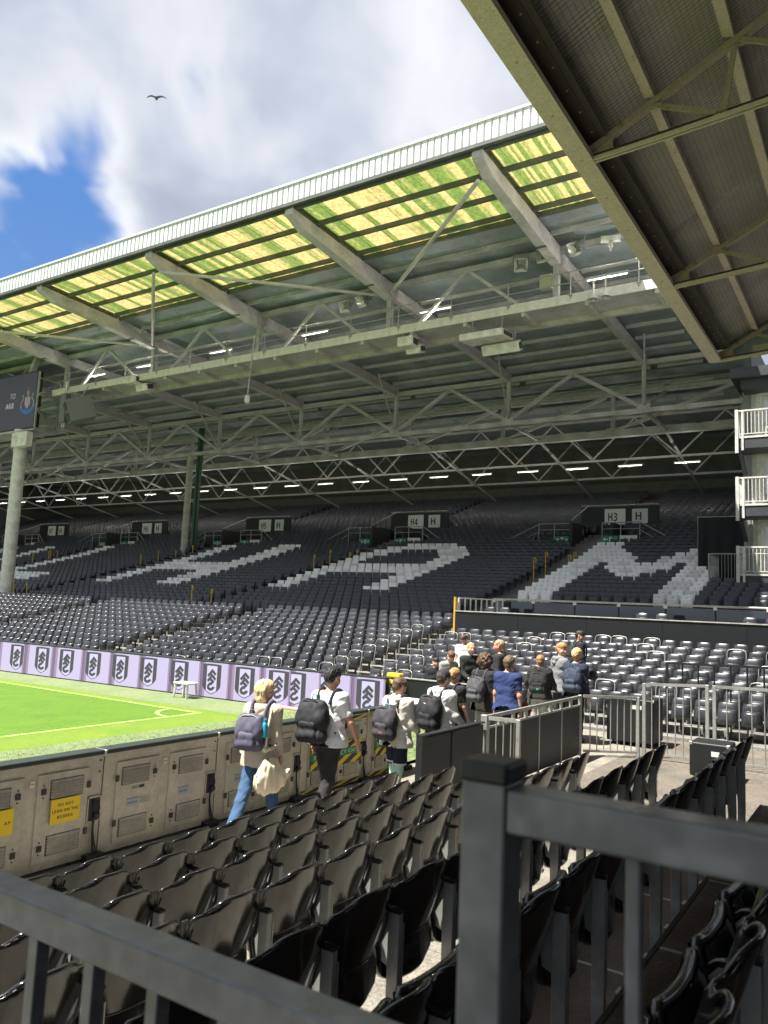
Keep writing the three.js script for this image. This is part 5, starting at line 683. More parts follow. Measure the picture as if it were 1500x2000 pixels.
function person(c) {
  const H = c.H || 1.75, s = H / 1.75, fine = c.fine, cell = fine ? 0.016 : 0.022, wd = c.wide || 1;
  const S = v => [v[0] * s, v[1] * s, v[2] * s];
  const lean = c.lean || 0, cl = Math.cos(lean), sl = Math.sin(lean), piv = 0.95;
  const T = v => S([v[0], piv + (v[1] - piv) * cl - v[2] * sl, (v[1] - piv) * sl + v[2] * cl]); // upper body leans about the hips
  const th = 0.44, shn = 0.43, legs = c.legs || [[0.03, 0.02], [-0.03, 0.02]];
  const J = []; let low = 9;
  legs.forEach(([a, k, out = 0.05], i) => { const sd = i ? -1 : 1, hip = [sd * 0.085, 0.92, 0], kn = [hip[0] + sd * out * 0.4, hip[1] - Math.cos(a) * th, hip[2] + Math.sin(a) * th], an = [kn[0] + sd * out * 0.2, kn[1] - Math.cos(a - k) * shn, kn[2] + Math.sin(a - k) * shn]; J.push({ hip, kn, an, fa: a - k }); low = Math.min(low, an[1]); });
  const drop = (c.sit ? 0 : low - 0.075); const all = [];
  for (const j of J) for (const p of [j.hip, j.kn, j.an]) p[1] -= drop;
  const dy = v => [v[0], v[1] - drop, v[2]];
  const TT = v => { const q = T(v); return [q[0], q[1] - drop * s, q[2]]; };
  const torso = [cap(TT([-0.105 * wd, 1.36, -0.005]), TT([0.105 * wd, 1.36, -0.005]), 0.108 * s, 0.108 * s, 1.12), cap(TT([-0.075 * wd, 1.2, 0]), TT([0.075 * wd, 1.2, 0]), 0.112 * s * Math.sqrt(wd), 0.112 * s * Math.sqrt(wd), 1.05), cap(TT([-0.06 * wd, 1.06, 0]), TT([0.06 * wd, 1.06, 0]), 0.108 * s * wd), cap(TT([-0.075 * wd, 0.96, -0.01]), TT([0.075 * wd, 0.96, -0.01]), 0.115 * s), cap(TT([-0.165 * wd, 1.425, -0.01]), TT([0, 1.455, -0.015]), 0.058 * s, 0.062 * s), cap(TT([0.165 * wd, 1.425, -0.01]), TT([0, 1.455, -0.015]), 0.058 * s, 0.062 * s)];
  const neck = cap(TT([0, 1.43, -0.01]), TT([0, 1.56, 0.01]), 0.056 * s, 0.052 * s);
  const arms = (c.arms || [[0.05, 0.12, 0.2], [0.05, 0.12, 0.2]]).map(([f, o, e, inw = 0], i) => { const sd = i ? -1 : 1, sh = TT([sd * 0.185 * wd, 1.415, -0.01]), d1 = [sd * Math.sin(o), -Math.cos(o) * Math.cos(f), Math.sin(f) * Math.cos(o)], el = [sh[0] + d1[0] * 0.29 * s, sh[1] + d1[1] * 0.29 * s, sh[2] + d1[2] * 0.29 * s], o2 = o * 0.4 - inw, d2 = [sd * Math.sin(o2), -Math.cos(o2) * Math.cos(f + e), Math.sin(f + e) * Math.cos(o2)], wr = [el[0] + d2[0] * 0.245 * s, el[1] + d2[1] * 0.245 * s, el[2] + d2[2] * 0.245 * s]; return { sd, sh, el, wr, d1, d2 }; });
  const armP = arms.flatMap(a => [cap(a.sh, a.el, 0.048 * s, 0.04 * s), cap(a.el, a.wr, 0.04 * s, 0.026 * s)]);
  const legP = J.flatMap(j => [cap(S(j.hip), S(j.kn), 0.088 * s, 0.056 * s), cap(S(j.kn), S(lerp3(j.kn, j.an, 0.35)), 0.055 * s, 0.054 * s), cap(S(lerp3(j.kn, j.an, 0.3)), S(j.an), 0.054 * s, 0.036 * s)]);
  const root = thing('person', c.label, 'person', [c.x, c.y || 0, c.z], undefined, c.turn);
  // head
  const turn = c.look || 0, nod = c.nod || 0, hc = TT([0, 1.645, 0.015]); const hr = 0.96 * s;
  const hp = (x, y, z) => { const y1 = y * Math.cos(nod) - z * Math.sin(nod), z1 = y * Math.sin(nod) + z * Math.cos(nod); return [hc[0] + (x * Math.cos(turn) + z1 * Math.sin(turn)) * hr, hc[1] + y1 * hr, hc[2] + (-x * Math.sin(turn) + z1 * Math.cos(turn)) * hr]; };
  const hs = r => r * hr;
  const headP = [cap(hp(0, 0.035, -0.022), hp(0, 0.035, 0.022), hs(0.083)), cap(hp(-0.02, -0.045, 0.03), hp(0.02, -0.045, 0.03), hs(0.062), hs(0.062)), cap(hp(0, -0.085, 0.055), hp(0, -0.07, 0.05), hs(0.032)), cap(hp(0, 0.012, 0.098), hp(0, -0.03, 0.115), hs(0.010), hs(0.015)), cap(hp(-0.014, -0.034, 0.1), hp(0.014, -0.034, 0.1), hs(0.010)), cap(hp(-0.035, 0.03, 0.082), hp(0.035, 0.03, 0.082), hs(0.017)), cap(hp(-0.02, -0.066, 0.086), hp(0.02, -0.066, 0.086), hs(0.011)), cap(hp(-0.055, -0.03, 0.06), hp(-0.04, -0.02, 0.075), hs(0.022)), cap(hp(0.055, -0.03, 0.06), hp(0.04, -0.02, 0.075), hs(0.022)),
    cap(hp(-0.084, 0.018, -0.005), hp(-0.088, -0.026, 0.002), hs(0.014), hs(0.010)), cap(hp(0.084, 0.018, -0.005), hp(0.088, -0.026, 0.002), hs(0.014), hs(0.010)), neck];
  const sk = skin(c.skin || [0.52, 0.30, 0.21]);
  const bodyP = [...torso, neck, ...armP, ...legP]; const [bl, bh] = bounds(bodyP, 0.03);
  const geos = [meshField(uni(bodyP, 0.035 * s), bl, bh, cell)];
  { const [l, h] = bounds(headP, 0.02); geos.push(meshField(uni(headP, 0.028 * s), l, h, fine ? 0.007 : 0.010)); }
  for (const a of arms) geos.push(hand(a.wr, a.d2, a.sd, c.curl || 0.35, fine));
  mesh('body', geos, sk, root);
  for (const e of [-1, 1]) { const g = new THREE.SphereGeometry(hs(0.0125), 8, 6); g.translate(...hp(e * 0.034, 0.012, 0.088)); mesh('eye', g, M(0.06, 0.05, 0.05, 0.2), root); }
  { const g = path([hp(-0.024, -0.063, 0.098), hp(0, -0.061, 0.102), hp(0.024, -0.063, 0.098)], hs(0.0045), 5, 8); mesh('mouth', g, skin([0.42, 0.16, 0.14]), root); }
  // hair
  const hair = c.hair || { col: [0.05, 0.03, 0.02], style: 'short' }, hm = M(...hair.col, 0.6), nz = hair.style === 'curly' ? 0.034 : 0.012, nf = hair.style === 'curly' ? 42 : 70;
  if (hair.style !== 'none') {
    let ps = [cap(hp(0, 0.04, -0.028), hp(0, 0.05, 0.012), hs(0.094)), cap(hp(0, -0.03, -0.06), hp(0, 0.02, -0.05), hs(0.062), hs(0.08))];
    if (hair.style === 'bob') ps = [cap(hp(0, 0.045, -0.025), hp(0, 0.045, 0.02), hs(0.1)), cap(hp(-0.06, 0, -0.03), hp(-0.07, -0.1, -0.01), hs(0.055), hs(0.036)), cap(hp(0.06, 0, -0.03), hp(0.07, -0.1, -0.01), hs(0.055), hs(0.036)), cap(hp(0, 0, -0.06), hp(0, -0.1, -0.06), hs(0.075), hs(0.05)), cap(hp(-0.04, -0.1, -0.05), hp(0.04, -0.1, -0.05), hs(0.045))];
    if (hair.style === 'curly') ps = [cap(hp(-0.03, 0.05, -0.03), hp(0.03, 0.05, -0.01), hs(0.125)), cap(hp(-0.07, -0.02, -0.05), hp(0.07, -0.02, -0.05), hs(0.085)), cap(hp(-0.05, -0.09, -0.05), hp(0.05, -0.09, -0.05), hs(0.055))];
    if (hair.style === 'top') ps = [cap(hp(0, 0.055, -0.03), hp(0, 0.07, 0.03), hs(0.09)), cap(hp(-0.03, 0.09, 0.02), hp(0.03, 0.1, 0.02), hs(0.05)), cap(hp(0, 0.01, -0.06), hp(0, 0.03, -0.05), hs(0.07))];
    if (hair.style === 'tied') ps = [cap(hp(0, 0.045, -0.03), hp(0, 0.05, 0.005), hs(0.093)), cap(hp(0, 0.0, -0.07), hp(0, 0.03, -0.06), hs(0.06)), cap(hp(0, 0.0, -0.12), hp(0, -0.12, -0.1), hs(0.03), hs(0.018))];
    const u = uni(ps, 0.03), face = ell(hp(0, -0.05, 0.125), [hs(0.088), hs(0.095), hs(0.10)]); const [l, h] = bounds(ps, 0.05);
    mesh('hair', meshField((x, y, z) => Math.max(u(x, y, z) + (noise(x * nf, y * nf * (hair.style === 'bob' ? 0.25 : 0.6), z * nf) - 0.5) * nz, -face.f(x, y, z)), l, h, fine ? 0.007 : 0.011), hm, root);
  }
  if (c.cap) { const ps = [cap(hp(0, 0.06, -0.02), hp(0, 0.06, 0.015), hs(0.098))]; const [l, h] = bounds(ps, 0.02); const cut = cutter(hp(0, 0.035, 0), [0, -1, 0]); mesh('cap', [meshField((x, y, z) => Math.max(ps[0].f(x, y, z), cut(x, y, z)), l, h, 0.009), (() => { const g = new THREE.CylinderGeometry(hs(0.075), hs(0.075), 0.012, 16, 1, false, -Math.PI / 2, Math.PI); g.scale(1, 1, 1.2); g.rotateY(turn); g.translate(...hp(0, 0.045, 0.085)); return g; })()], fab(c.cap), root); }
  // clothes
  const wr = (x, y, z, k = 0.014) => (noise(x * 9 + 3, y * 16, z * 9) - 0.5) * k + (noise(x * 26, y * 34 + x * 20, z * 26) - 0.5) * k * 0.5;
  const tp = c.top; {
    const sleeve = arms.flatMap(a => tp.sleeve === 'long' ? [cap(a.sh, a.el, 0.056 * s, 0.052 * s), cap(a.el, lerp3(a.el, a.wr, 0.96), 0.052 * s, 0.042 * s)] : [cap(a.sh, lerp3(a.sh, a.el, 0.74), 0.050 * s, 0.053 * s)]);
    const inf = (tp.loose || 0.016) * s, ps = [...torso, ...sleeve]; const ext = tp.hem < 0.88 ? [cap(TT([-0.09 * wd, 0.86, -0.01]), TT([0.09 * wd, 0.86, -0.01]), 0.12 * s), cap(TT([-0.1 * wd, Math.max(0.72, tp.hem), -0.01]), TT([0.1 * wd, Math.max(0.72, tp.hem), -0.01]), 0.125 * s)] : [];
    const u = uni([...torso, ...ext], 0.05 * s), us = uni(sleeve, 0.03 * s), hem = tp.hem, hp0 = TT([0, hem, 0]), hn = [0, -cl, -sl], nk = cutter(TT([0, 1.5, 0]), [0, cl, sl]), hc_ = cutter(hp0, hn), dark = tp.loose || 0.016;
    const ends = arms.map(a => { const e = tp.sleeve === 'long' ? lerp3(a.el, a.wr, 0.97) : lerp3(a.sh, a.el, 0.72), d = tp.sleeve === 'long' ? a.d2 : a.d1; return [cutter(e, d), e]; });
    const [l, h] = bounds([...ps, ...ext], 0.05);
    mesh('top', meshField((x, y, z) => { let d = smin(u(x, y, z) - inf, us(x, y, z) - 0.004, 0.04 * s) + wr(x, y, z, fine ? 0.014 : 0.012); for (const [q, e] of ends) if (Math.hypot(x - e[0], y - e[1], z - e[2]) < 0.1) d = Math.max(d, q(x, y, z)); return Math.max(d, hc_(x, y, z), nk(x, y, z)); }, l, h, fine ? 0.013 : 0.02), fab(tp.col), root);
    if (tp.hood) { const hd = [cap(TT([-0.07, 1.47, -0.085]), TT([0.07, 1.47, -0.085]), 0.055 * s, 0.055 * s), cap(TT([-0.09, 1.49, 0.0]), TT([-0.07, 1.47, -0.07]), 0.035 * s, 0.05 * s), cap(TT([0.09, 1.49, 0.0]), TT([0.07, 1.47, -0.07]), 0.035 * s, 0.05 * s), cap(TT([-0.03, 1.4, -0.12]), TT([0.03, 1.4, -0.12]), 0.04 * s), cap(TT([-0.06, 1.47, 0.06]), TT([-0.09, 1.49, 0.0]), 0.024 * s, 0.034 * s), cap(TT([0.06, 1.47, 0.06]), TT([0.09, 1.49, 0.0]), 0.024 * s, 0.034 * s)]; const [a, b] = bounds(hd, 0.02), uh = uni(hd, 0.03); mesh('hood', meshField((x, y, z) => uh(x, y, z) + wr(x * 1.5, y, z * 1.5, 0.02), a, b, fine ? 0.011 : 0.016), fab(tp.col), root); }
    if (tp.print) { /* plain */ }
  }
  const bt = c.bottom; if (bt) {
    const hipP = [torso[3], cap(TT([-0.07, 0.9, -0.005]), TT([0.07, 0.9, -0.005]), 0.112 * s)];
    const lp = J.flatMap(j => bt.len === 'long' ? [cap(S(j.hip), S(j.kn), 0.098 * s, 0.072 * s), cap(S(j.kn), S(lerp3(j.kn, j.an, 1.02)), 0.071 * s, (bt.flare || 0.058) * s)] : [cap(S(j.hip), S(lerp3(j.hip, j.kn, bt.short || 0.86)), 0.1 * s, 0.088 * s)]);
    const ps = [...hipP, ...lp], u = uni(ps, 0.03 * s), [l, h] = bounds(ps, 0.03), wst = cutter(TT([0, 1.0, 0]), [0, cl, sl]), ends = J.map(j => bt.len === 'long' ? [cutter(S(j.an), [0, j.an[1] - j.kn[1] < 0 ? -1 : -1, 0]), S(j.an)] : [cutter(S(lerp3(j.hip, j.kn, bt.short || 0.86)), S([j.kn[0] - j.hip[0], j.kn[1] - j.hip[1], j.kn[2] - j.hip[2]]).map(v => v / (th * s))), S(lerp3(j.hip, j.kn, bt.short || 0.86))]);
    mesh('trousers', meshField((x, y, z) => { let d = u(x, y, z) - 0.004 + wr(x, y * 0.8, z, 0.018); for (const [q, e] of ends) if (Math.hypot(x - e[0], y - e[1], z - e[2]) < 0.15) d = Math.max(d, q(x, y, z)); return Math.max(d, wst(x, y, z)); }, l, h, fine ? 0.013 : 0.02), fab(bt.col), root);
    if (bt.trim) for (const j of J) { const e = lerp3(j.hip, j.kn, (bt.short || 0.86) - 0.06), g = new THREE.TorusGeometry(0.094 * s, 0.012, 6, 20); g.rotateX(Math.PI / 2); g.translate(...S(e)); mesh('trim', g, fab(bt.trim), root); }
    if (bt.under) { const up = J.flatMap(j => [cap(S(lerp3(j.hip, j.kn, 0.7)), S(j.kn), 0.078 * s, 0.066 * s), cap(S(j.kn), S(j.an), 0.066 * s, 0.05 * s)]), [a, b] = bounds(up, 0.03), uu = uni(up, 0.02); mesh('leggings', meshField(uu, a, b, 0.016), fab(bt.under), root); }
  }
  for (const j of J) { const f = j.fa * 0.5, a = j.an, to = [a[0], a[1] - 0.03 - Math.sin(-f) * 0.0, a[2] + 0.15], ps = [cap(S([a[0], a[1] - 0.03, a[2] - 0.045]), S([a[0], Math.max(0.035, a[1] - 0.035), a[2] + 0.15]), 0.042 * s, 0.036 * s), cap(S([a[0], a[1] + 0.02, a[2]]), S([a[0], a[1] - 0.02, a[2] + 0.03]), 0.046 * s, 0.044 * s)], [l, h] = bounds(ps, 0.02), u = uni(ps, 0.03), fl = a[1] * s - 0.073 * s; mesh('shoe', meshField((x, y, z) => Math.max(u(x, y, z), fl - y), l, h, 0.012), fab(c.shoe || [0.08, 0.08, 0.085]), root); }
  root.userData.TT = undefined; return { root, TT, s, c };
}
function backpack(p, label, col, o = {}) {
  const { TT, c, s } = p, t = thing('backpack', label, 'backpack', [c.x, c.y || 0, c.z], undefined, c.turn), sc = o.sc || 1, w = 0.145 * sc, h = 0.23 * sc, cy = o.cy || 1.2, dz = o.dz || 0.24, m = fab(col, 0.75), sx = o.dx || 0;
  const P = (x, y, z) => TT([x + sx, cy + y, -dz + z]);
  const A = [cap(P(-w * 0.62, h * 0.62, 0.02), P(w * 0.62, h * 0.62, 0.02), 0.075 * sc), cap(P(-w * 0.68, 0, 0), P(w * 0.68, 0, 0), 0.098 * sc), cap(P(-w * 0.68, -h * 0.62, -0.005), P(w * 0.68, -h * 0.62, -0.005), 0.09 * sc), cap(P(-w * 0.65, h * 0.3, 0.01), P(w * 0.65, h * 0.3, 0.01), 0.09 * sc)], [l, hh] = bounds(A, 0.03), u = uni(A, 0.05);
  mesh('bag', meshField((x, y, z) => u(x, y, z) + (noise(x * 22, y * 12, z * 22) - 0.5) * 0.016, l, hh, 0.012), m, t);
  const B = [cap(P(-w * 0.5, -h * 0.6, -0.075), P(w * 0.5, -h * 0.6, -0.075), 0.055 * sc), cap(P(-w * 0.48, -h * 0.15, -0.075), P(w * 0.48, -h * 0.15, -0.075), 0.045 * sc)], [l2, h2] = bounds(B, 0.02), u2 = uni(B, 0.06);
  mesh('pocket', meshField((x, y, z) => u2(x, y, z) + (noise(x * 25, y * 14, z * 25) - 0.5) * 0.012, l2, h2, 0.011), o.col2 ? fab(o.col2) : m, t);
  mesh('zip', path([P(-w * 1.02, -h * 0.2, -0.04), P(-w * 0.85, h * 0.72, -0.045), P(0, h * 0.92, -0.045), P(w * 0.85, h * 0.72, -0.045), P(w * 1.02, -h * 0.2, -0.04)].map(q => q), 0.006, 5, 40), fab(o.zip || [0.012, 0.012, 0.014]), t);
  for (const e of [-1, 1]) { const bandPts = [TT([e * 0.085, 1.36, -0.15]), TT([e * 0.105, 1.50, -0.09]), TT([e * 0.115, 1.525, 0.0]), TT([e * 0.12, 1.44, 0.115]), TT([e * 0.14, 1.25, 0.15]), TT([e * 0.18, 1.08, 0.08]), TT([e * 0.15, 1.02, -0.12])].map(A3); const cv = new THREE.CatmullRomCurve3(bandPts), sh = new THREE.Shape(); sh.moveTo(-0.006, -0.026); sh.lineTo(0.006, -0.026); sh.lineTo(0.006, 0.026); sh.lineTo(-0.006, 0.026); sh.closePath(); mesh('strap', path(bandPts, 0.02, 6, 30), m, t); }
  mesh('grab_loop', path([P(-0.035, h * 0.9, 0.04), P(-0.02, h * 1.12, 0.03), P(0.02, h * 1.12, 0.03), P(0.035, h * 0.9, 0.04)], 0.008, 5, 14), o.loop ? fab(o.loop) : m, t);
  if (o.patch) { const g = new THREE.BoxGeometry(0.06, 0.03, 0.006); g.translate(...P(-0.02, -h * 0.55, -0.132)); mesh('badge', g, fab(o.patch), t); }
  if (o.emblem) { const q = P(0, h * 0.5, -0.085); mesh('emblem', [path([[q[0] - 0.03, q[1] + 0.015, q[2]], [q[0] - 0.02, q[1], q[2]], [q[0] + 0.02, q[1], q[2]], [q[0] + 0.03, q[1] + 0.015, q[2]]], 0.006, 4, 12), ...[-0.03, 0, 0.03].map(a => tube([q[0] + a, q[1] - 0.02, q[2]], [q[0] + a * 0.7, q[1] - 0.045, q[2] - 0.004], 0.006, 5))], fab([0.7, 0.7, 0.7]), t); }
  return t;
}
function bottle(p, label, at, col) { const q = p.TT(at), t = thing('water_bottle', label, 'bottle', [p.c.x, p.c.y || 0, p.c.z], undefined, p.c.turn), g = new THREE.LatheGeometry([[0, 0], [0.034, 0], [0.036, 0.02], [0.036, 0.13], [0.024, 0.16], [0.016, 0.165], [0, 0.166]].map(a => new THREE.Vector2(...a)), 16); g.translate(...q); mesh('flask', g, M(...col, 0.35), t); const k = new THREE.CylinderGeometry(0.02, 0.02, 0.035, 12); k.translate(q[0], q[1] + 0.182, q[2]); mesh('lid', k, M(col[0] * 0.7, col[1] * 0.8, col[2] * 0.8, 0.4), t); }
const N_ = Math.PI, BLK = [0.018, 0.018, 0.02], NAVY = [0.02, 0.026, 0.05];
// the woman with the canvas bag
{
  const p = person({ x: -6.17, z: -7.08, H: 1.68, turn: N_ + 0.3, fine: 1, label: 'woman with blonde bob in cream knitted cardigan walking beside the board cabinets', skin: [0.56, 0.35, 0.26], legs: [[-0.42, 0.22, 0.02], [0.36, 0.12, 0.02]], arms: [[-0.1, 0.12, 0.3], [0.02, 0.10, 0.35]], hair: { col: [0.62, 0.47, 0.25], style: 'bob' }, look: -1.0, top: { col: [0.50, 0.44, 0.35], sleeve: 'long', hem: 0.76, loose: 0.02 }, bottom: { col: [0.045, 0.10, 0.20], len: 'long', flare: 0.066 }, shoe: [0.6, 0.58, 0.55] });
  backpack(p, 'purple-grey backpack worn by the woman in the cream cardigan', [0.085, 0.08, 0.125], { sc: 0.95, zip: [0.4, 0.38, 0.36], cy: 1.19, dx: 0.05 }); bottle(p, 'turquoise water bottle in the side pocket of the purple-grey backpack', [-0.14, 1.14, -0.24], [0.02, 0.36, 0.48]);
  const q = p.TT, t = thing('tote_bag', 'cream canvas tote bag hanging from the woman\'s shoulder', 'tote bag', [p.c.x, 0, p.c.z], undefined, p.c.turn), A = [cap(q([-0.16, 0.60, -0.22]), q([-0.22, 0.60, -0.06]), 0.105), cap(q([-0.17, 0.80, -0.23]), q([-0.20, 0.80, -0.1]), 0.08), cap(q([-0.15, 1.0, -0.21]), q([-0.17, 1.0, -0.17]), 0.035), cap(q([-0.16, 0.70, -0.26]), q([-0.30, 0.70, 0.02]), 0.07)], [l, h] = bounds(A, 0.03), u = uni(A, 0.08);
  mesh('bag', meshField((x, y, z) => u(x, y, z) + (noise(x * 30, y * 7, z * 30) - 0.5) * 0.05, l, h, 0.011), fab([0.74, 0.65, 0.48]), t); mesh('handle', [path([q([-0.15, 0.98, -0.21]), q([-0.16, 1.3, -0.17]), q([-0.15, 1.50, -0.03]), q([-0.17, 1.35, 0.12]), q([-0.23, 1.1, 0.06]), q([-0.19, 0.98, -0.16])], 0.014, 6, 36)], fab([0.74, 0.65, 0.48]), t);
}
{
  const p = person({ x: -5.87, z: -7.98, H: 1.79, turn: N_ + 0.05, fine: 1, label: 'dark haired young man in white T-shirt walking with a black backpack', skin: [0.50, 0.28, 0.19], legs: [[0.30, 0.15], [-0.28, 0.3]], arms: [[0.02, 0.14, 0.12], [0.16, 0.34, 0.30]], hair: { col: [0.012, 0.011, 0.013], style: 'top' }, top: { col: [0.80, 0.81, 0.83], sleeve: 'short', hem: 0.86, loose: 0.032 }, bottom: { col: [0.028, 0.024, 0.028], len: 'long' }, look: -0.1, nod: 0.1 });
  backpack(p, 'large black backpack on the young man in the white T-shirt', [0.014, 0.016, 0.02], { sc: 1.15, cy: 1.17, dx: 0.07, dz: 0.27, loop: [0.03, 0.35, 0.5] });
}
{
  const p = person({ x: -5.63, z: -9.2, H: 1.62, turn: N_ - 0.1, fine: 1, label: 'boy in cream hoodie and navy shorts following the man in the white T-shirt', skin: [0.55, 0.33, 0.24], legs: [[0.2, 0.2], [-0.15, 0.15]], arms: [[0.25, 0.1, 0.9, 0.3], [0.15, 0.16, 0.9, 0.3]], hair: { col: [0.10, 0.065, 0.04], style: 'short' }, look: -0.35, nod: 0.35, top: { col: [0.66, 0.63, 0.55], sleeve: 'long', hem: 0.80, hood: true, loose: 0.036 }, bottom: { col: [0.012, 0.017, 0.04], len: 'short', trim: [0.7, 0.7, 0.7], under: [0.42, 0.62, 0.53] } });
  backpack(p, 'dark grey backpack on the boy in the cream hoodie', [0.035, 0.033, 0.042], { sc: 1.02, cy: 1.14, dx: 0.05, patch: [0.5, 0.1, 0.1], loop: [0.1, 0.45, 0.6] });
}
{
  const p = person({ x: -5.45, z: -10.1, H: 1.68, turn: N_ - 0.25, fine: 1, label: 'boy in dark cap and pale hoodie walking behind the black partition', skin: [0.5, 0.3, 0.22], arms: [[0.2, 0.16, 0.5], [0.2, 0.2, 0.6]], hair: { col: [0.05, 0.035, 0.025], style: 'short' }, cap: [0.03, 0.03, 0.032], nod: 0.15, top: { col: [0.60, 0.60, 0.58], sleeve: 'long', hem: 0.84, hood: true, loose: 0.038 }, bottom: { col: [0.03, 0.045, 0.075], len: 'long' } });
  backpack(p, 'black backpack with white emblem on the boy in the pale hoodie', [0.014, 0.014, 0.017], { sc: 1.12, cy: 1.17, dx: 0.03, emblem: 1 });
}
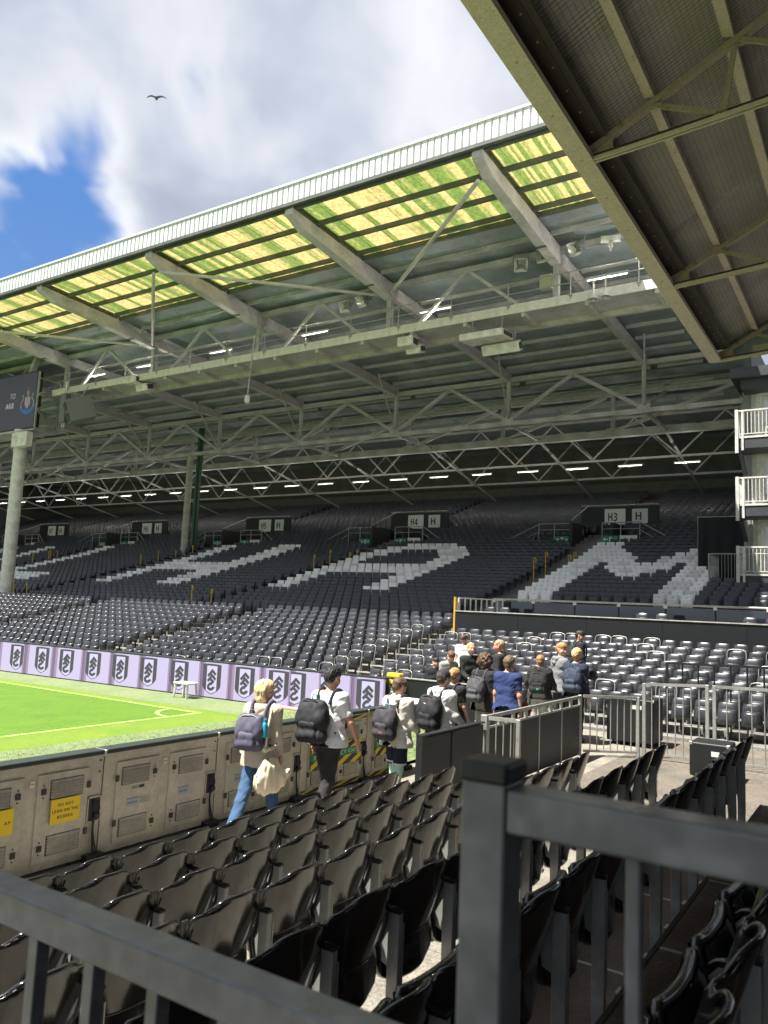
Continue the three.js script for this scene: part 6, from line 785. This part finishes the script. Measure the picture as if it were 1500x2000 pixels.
const grp = [
  { x: -6.0, z: -11.5, H: 1.6, turn: N_ - 0.15, label: 'fair haired boy in black T-shirt ahead of the capped boy', hair: { col: [0.34, 0.20, 0.09], style: 'top' }, top: { col: [0.022, 0.022, 0.025], sleeve: 'short', hem: 0.85, loose: 0.03 }, bottom: { col: BLK, len: 'long' }, arms: [[0.1, 0.15, 0.2], [0.1, 0.15, 0.35]], bag: ['charcoal backpack on the fair haired boy in black', [0.03, 0.03, 0.034], { loop: [0.1, 0.4, 0.65] }] },
  { x: -6.15, z: -13.0, H: 1.78, turn: N_ - 0.3, label: 'person with big curly brown hair in black hooded top', wide: 1.12, hair: { col: [0.075, 0.042, 0.026], style: 'curly' }, top: { col: BLK, sleeve: 'long', hem: 0.8, loose: 0.04 }, bottom: { col: [0.27, 0.25, 0.22], len: 'short' }, bag: ['grey backpack on the person with curly hair', [0.06, 0.06, 0.068], { cy: 1.18 }] },
  { x: -5.62, z: -12.8, H: 1.8, turn: N_ - 0.1, label: 'brown haired boy in plain navy T-shirt beside the galvanised fence', hair: { col: [0.13, 0.085, 0.045], style: 'short' }, top: { col: [0.022, 0.038, 0.13], sleeve: 'short', hem: 0.86, loose: 0.034 }, bottom: { col: [0.015, 0.017, 0.03], len: 'long' }, arms: [[0.0, 0.17, 0.1], [-0.05, 0.17, 0.15]], look: 0.25, fine: 1 },
  { x: -7.42, z: -16.4, y: 0, H: 1.92, turn: N_ + 1.9, label: 'tall man in black jacket with sunburnt face and tied back hair', wide: 1.2, skin: [0.62, 0.25, 0.18], hair: { col: [0.33, 0.22, 0.13], style: 'tied' }, top: { col: [0.02, 0.022, 0.028], sleeve: 'long', hem: 0.85, loose: 0.03 }, bottom: { col: [0.02, 0.02, 0.022], len: 'long' } },
  { x: -8.1, z: -16.3, y: 0, H: 1.82, turn: 0.9, label: 'smiling woman in black top facing the group', skin: [0.6, 0.36, 0.27], hair: { col: [0.42, 0.30, 0.17], style: 'tied' }, top: { col: [0.016, 0.017, 0.019], sleeve: 'long', hem: 0.85 }, bottom: { col: BLK, len: 'long' }, arms: [[0.2, 0.1, 0.9, 0.3], [0.2, 0.1, 0.9, 0.3]] },
  { x: -9.66, z: -19.05, y: FL(30), H: 1.67, turn: 0.3, label: 'boy in white T-shirt looking down beside the smiling woman', hair: { col: [0.09, 0.05, 0.03], style: 'top' }, nod: 0.5, look: -0.5, top: { col: [0.72, 0.73, 0.75], sleeve: 'short', hem: 0.86, loose: 0.03 }, bottom: { col: [0.03, 0.05, 0.13], len: 'short' }, arms: [[0.2, 0.1, 0.8, 0.3], [0.1, 0.14, 0.3]] },
  { x: -8.6, z: -16.1, H: 1.66, turn: 0.9, label: 'boy bending forward with bowed head in front of the smiling woman', lean: 0.32, nod: 0.6, hair: { col: [0.11, 0.06, 0.04], style: 'top' }, top: { col: [0.30, 0.29, 0.28], sleeve: 'short', hem: 0.86 }, bottom: { col: BLK, len: 'long' } },
  { x: -9.0, z: -16.3, H: 1.42, turn: 0.7, label: 'dark haired boy in black jacket with open white collar by the front wall', nod: 0.1, skin: [0.55, 0.32, 0.24], hair: { col: [0.03, 0.02, 0.02], style: 'top' }, top: { col: [0.016, 0.017, 0.02], sleeve: 'long', hem: 0.8, hood: true, loose: 0.03 }, bottom: { col: BLK, len: 'long' } },
  { x: -6.22, z: -15.8, H: 1.69, turn: N_ + 0.2, label: 'boy in black puffer jacket with hood and backpack before the corner block', hair: { col: [0.30, 0.16, 0.07], style: 'short' }, nod: 0.2, top: { col: [0.028, 0.026, 0.026], sleeve: 'long', hem: 0.84, hood: true, loose: 0.05 }, bottom: { col: [0.35, 0.34, 0.32], len: 'long' }, arms: [[0.2, 0.4, 0.9, 0.2], [0.2, 0.4, 0.9, 0.2]], bag: ['black backpack with green tag on the boy in the puffer jacket', [0.02, 0.02, 0.022], { patch: [0.02, 0.45, 0.3] }] },
  { x: -6.0, z: -16.4, H: 1.93, turn: 2.4, label: 'blond boy in mid grey hoodie turned sideways', hair: { col: [0.42, 0.22, 0.09], style: 'top' }, look: -1.2, top: { col: [0.20, 0.20, 0.21], sleeve: 'long', hem: 0.85, hood: true, loose: 0.036 }, bottom: { col: [0.03, 0.03, 0.034], len: 'long' }, arms: [[0.3, 0.12, 0.9, 0.2], [0.3, 0.12, 0.9, 0.2]] },
  { x: -5.55, z: -16.1, H: 1.85, turn: N_ - 0.2, label: 'blond boy in navy jacket carrying a navy backpack', hair: { col: [0.60, 0.42, 0.18], style: 'top' }, top: { col: [0.022, 0.028, 0.052], sleeve: 'long', hem: 0.84, loose: 0.045 }, bottom: { col: BLK, len: 'long' }, bag: ['big navy backpack on the blond boy in the navy jacket', [0.028, 0.038, 0.07], { sc: 1.12, dx: -0.06, loop: [0.05, 0.3, 0.5] }] },
  { x: -6.75, z: -19.78, y: FL(29), H: 1.76, turn: 2.3, label: 'tall dark haired boy in black top standing behind the others', hair: { col: [0.02, 0.015, 0.014], style: 'top' }, nod: 0.25, look: -0.6, top: { col: [0.018, 0.02, 0.024], sleeve: 'long', hem: 0.85, loose: 0.03 }, bottom: { col: BLK, len: 'long' }, bag: ['black backpack with turquoise strap on the tall boy', [0.016, 0.016, 0.018], { loop: [0.05, 0.5, 0.55], dx: -0.05 }] },
];
for (const c of grp) {
  const p = person(c); if (c.bag) backpack(p, ...c.bag);
}
{ const t = thing('carrier_bag', 'maroon carrier bag hanging beside the boy in the navy T-shirt', 'bag', [-5.36, 0.55, -12.95]); const A = [cap([-5.4, 0.74, -12.98], [-5.3, 0.74, -12.95], 0.1), cap([-5.39, 0.95, -12.98], [-5.31, 0.95, -12.95], 0.075)], [l, h] = bounds(A, 0.02), u = uni(A, 0.06); const g = meshField((x, y, z) => u(x, y, z) + (noise(x * 28, y * 10, z * 28) - 0.5) * 0.03, l, h, 0.012); part(t, 'bag', g, fab([0.22, 0.02, 0.03])); part(t, 'handle', path([[-5.4, 1.0, -12.97], [-5.37, 1.08, -12.96], [-5.33, 1.08, -12.95], [-5.3, 1.0, -12.95]], 0.007, 5, 14), fab([0.22, 0.02, 0.03])); }
{ // a bird high over the pitch
  const t = thing('bird', 'small dark bird gliding against the clouds', 'bird', [-38.14, 33.88, -30], undefined, 0.6);
  const b = new THREE.SphereGeometry(0.1, 10, 8); b.scale(0.8, 0.7, 2.2); mesh('body', b, M(0.08, 0.08, 0.09, 0.8), t);
  for (const e of [-1, 1]) mesh('wing', grid(6, 2, (u, v) => [e * u * 0.62, 0.16 * Math.sin(u * 2.6) + 0.01 * v, (v - 0.5) * 0.26 * (1 - u * 0.7) - u * u * 0.12]), M(0.1, 0.1, 0.11, 0.8, { side: THREE.DoubleSide }), t);
}
renderer.render(scene, camera);
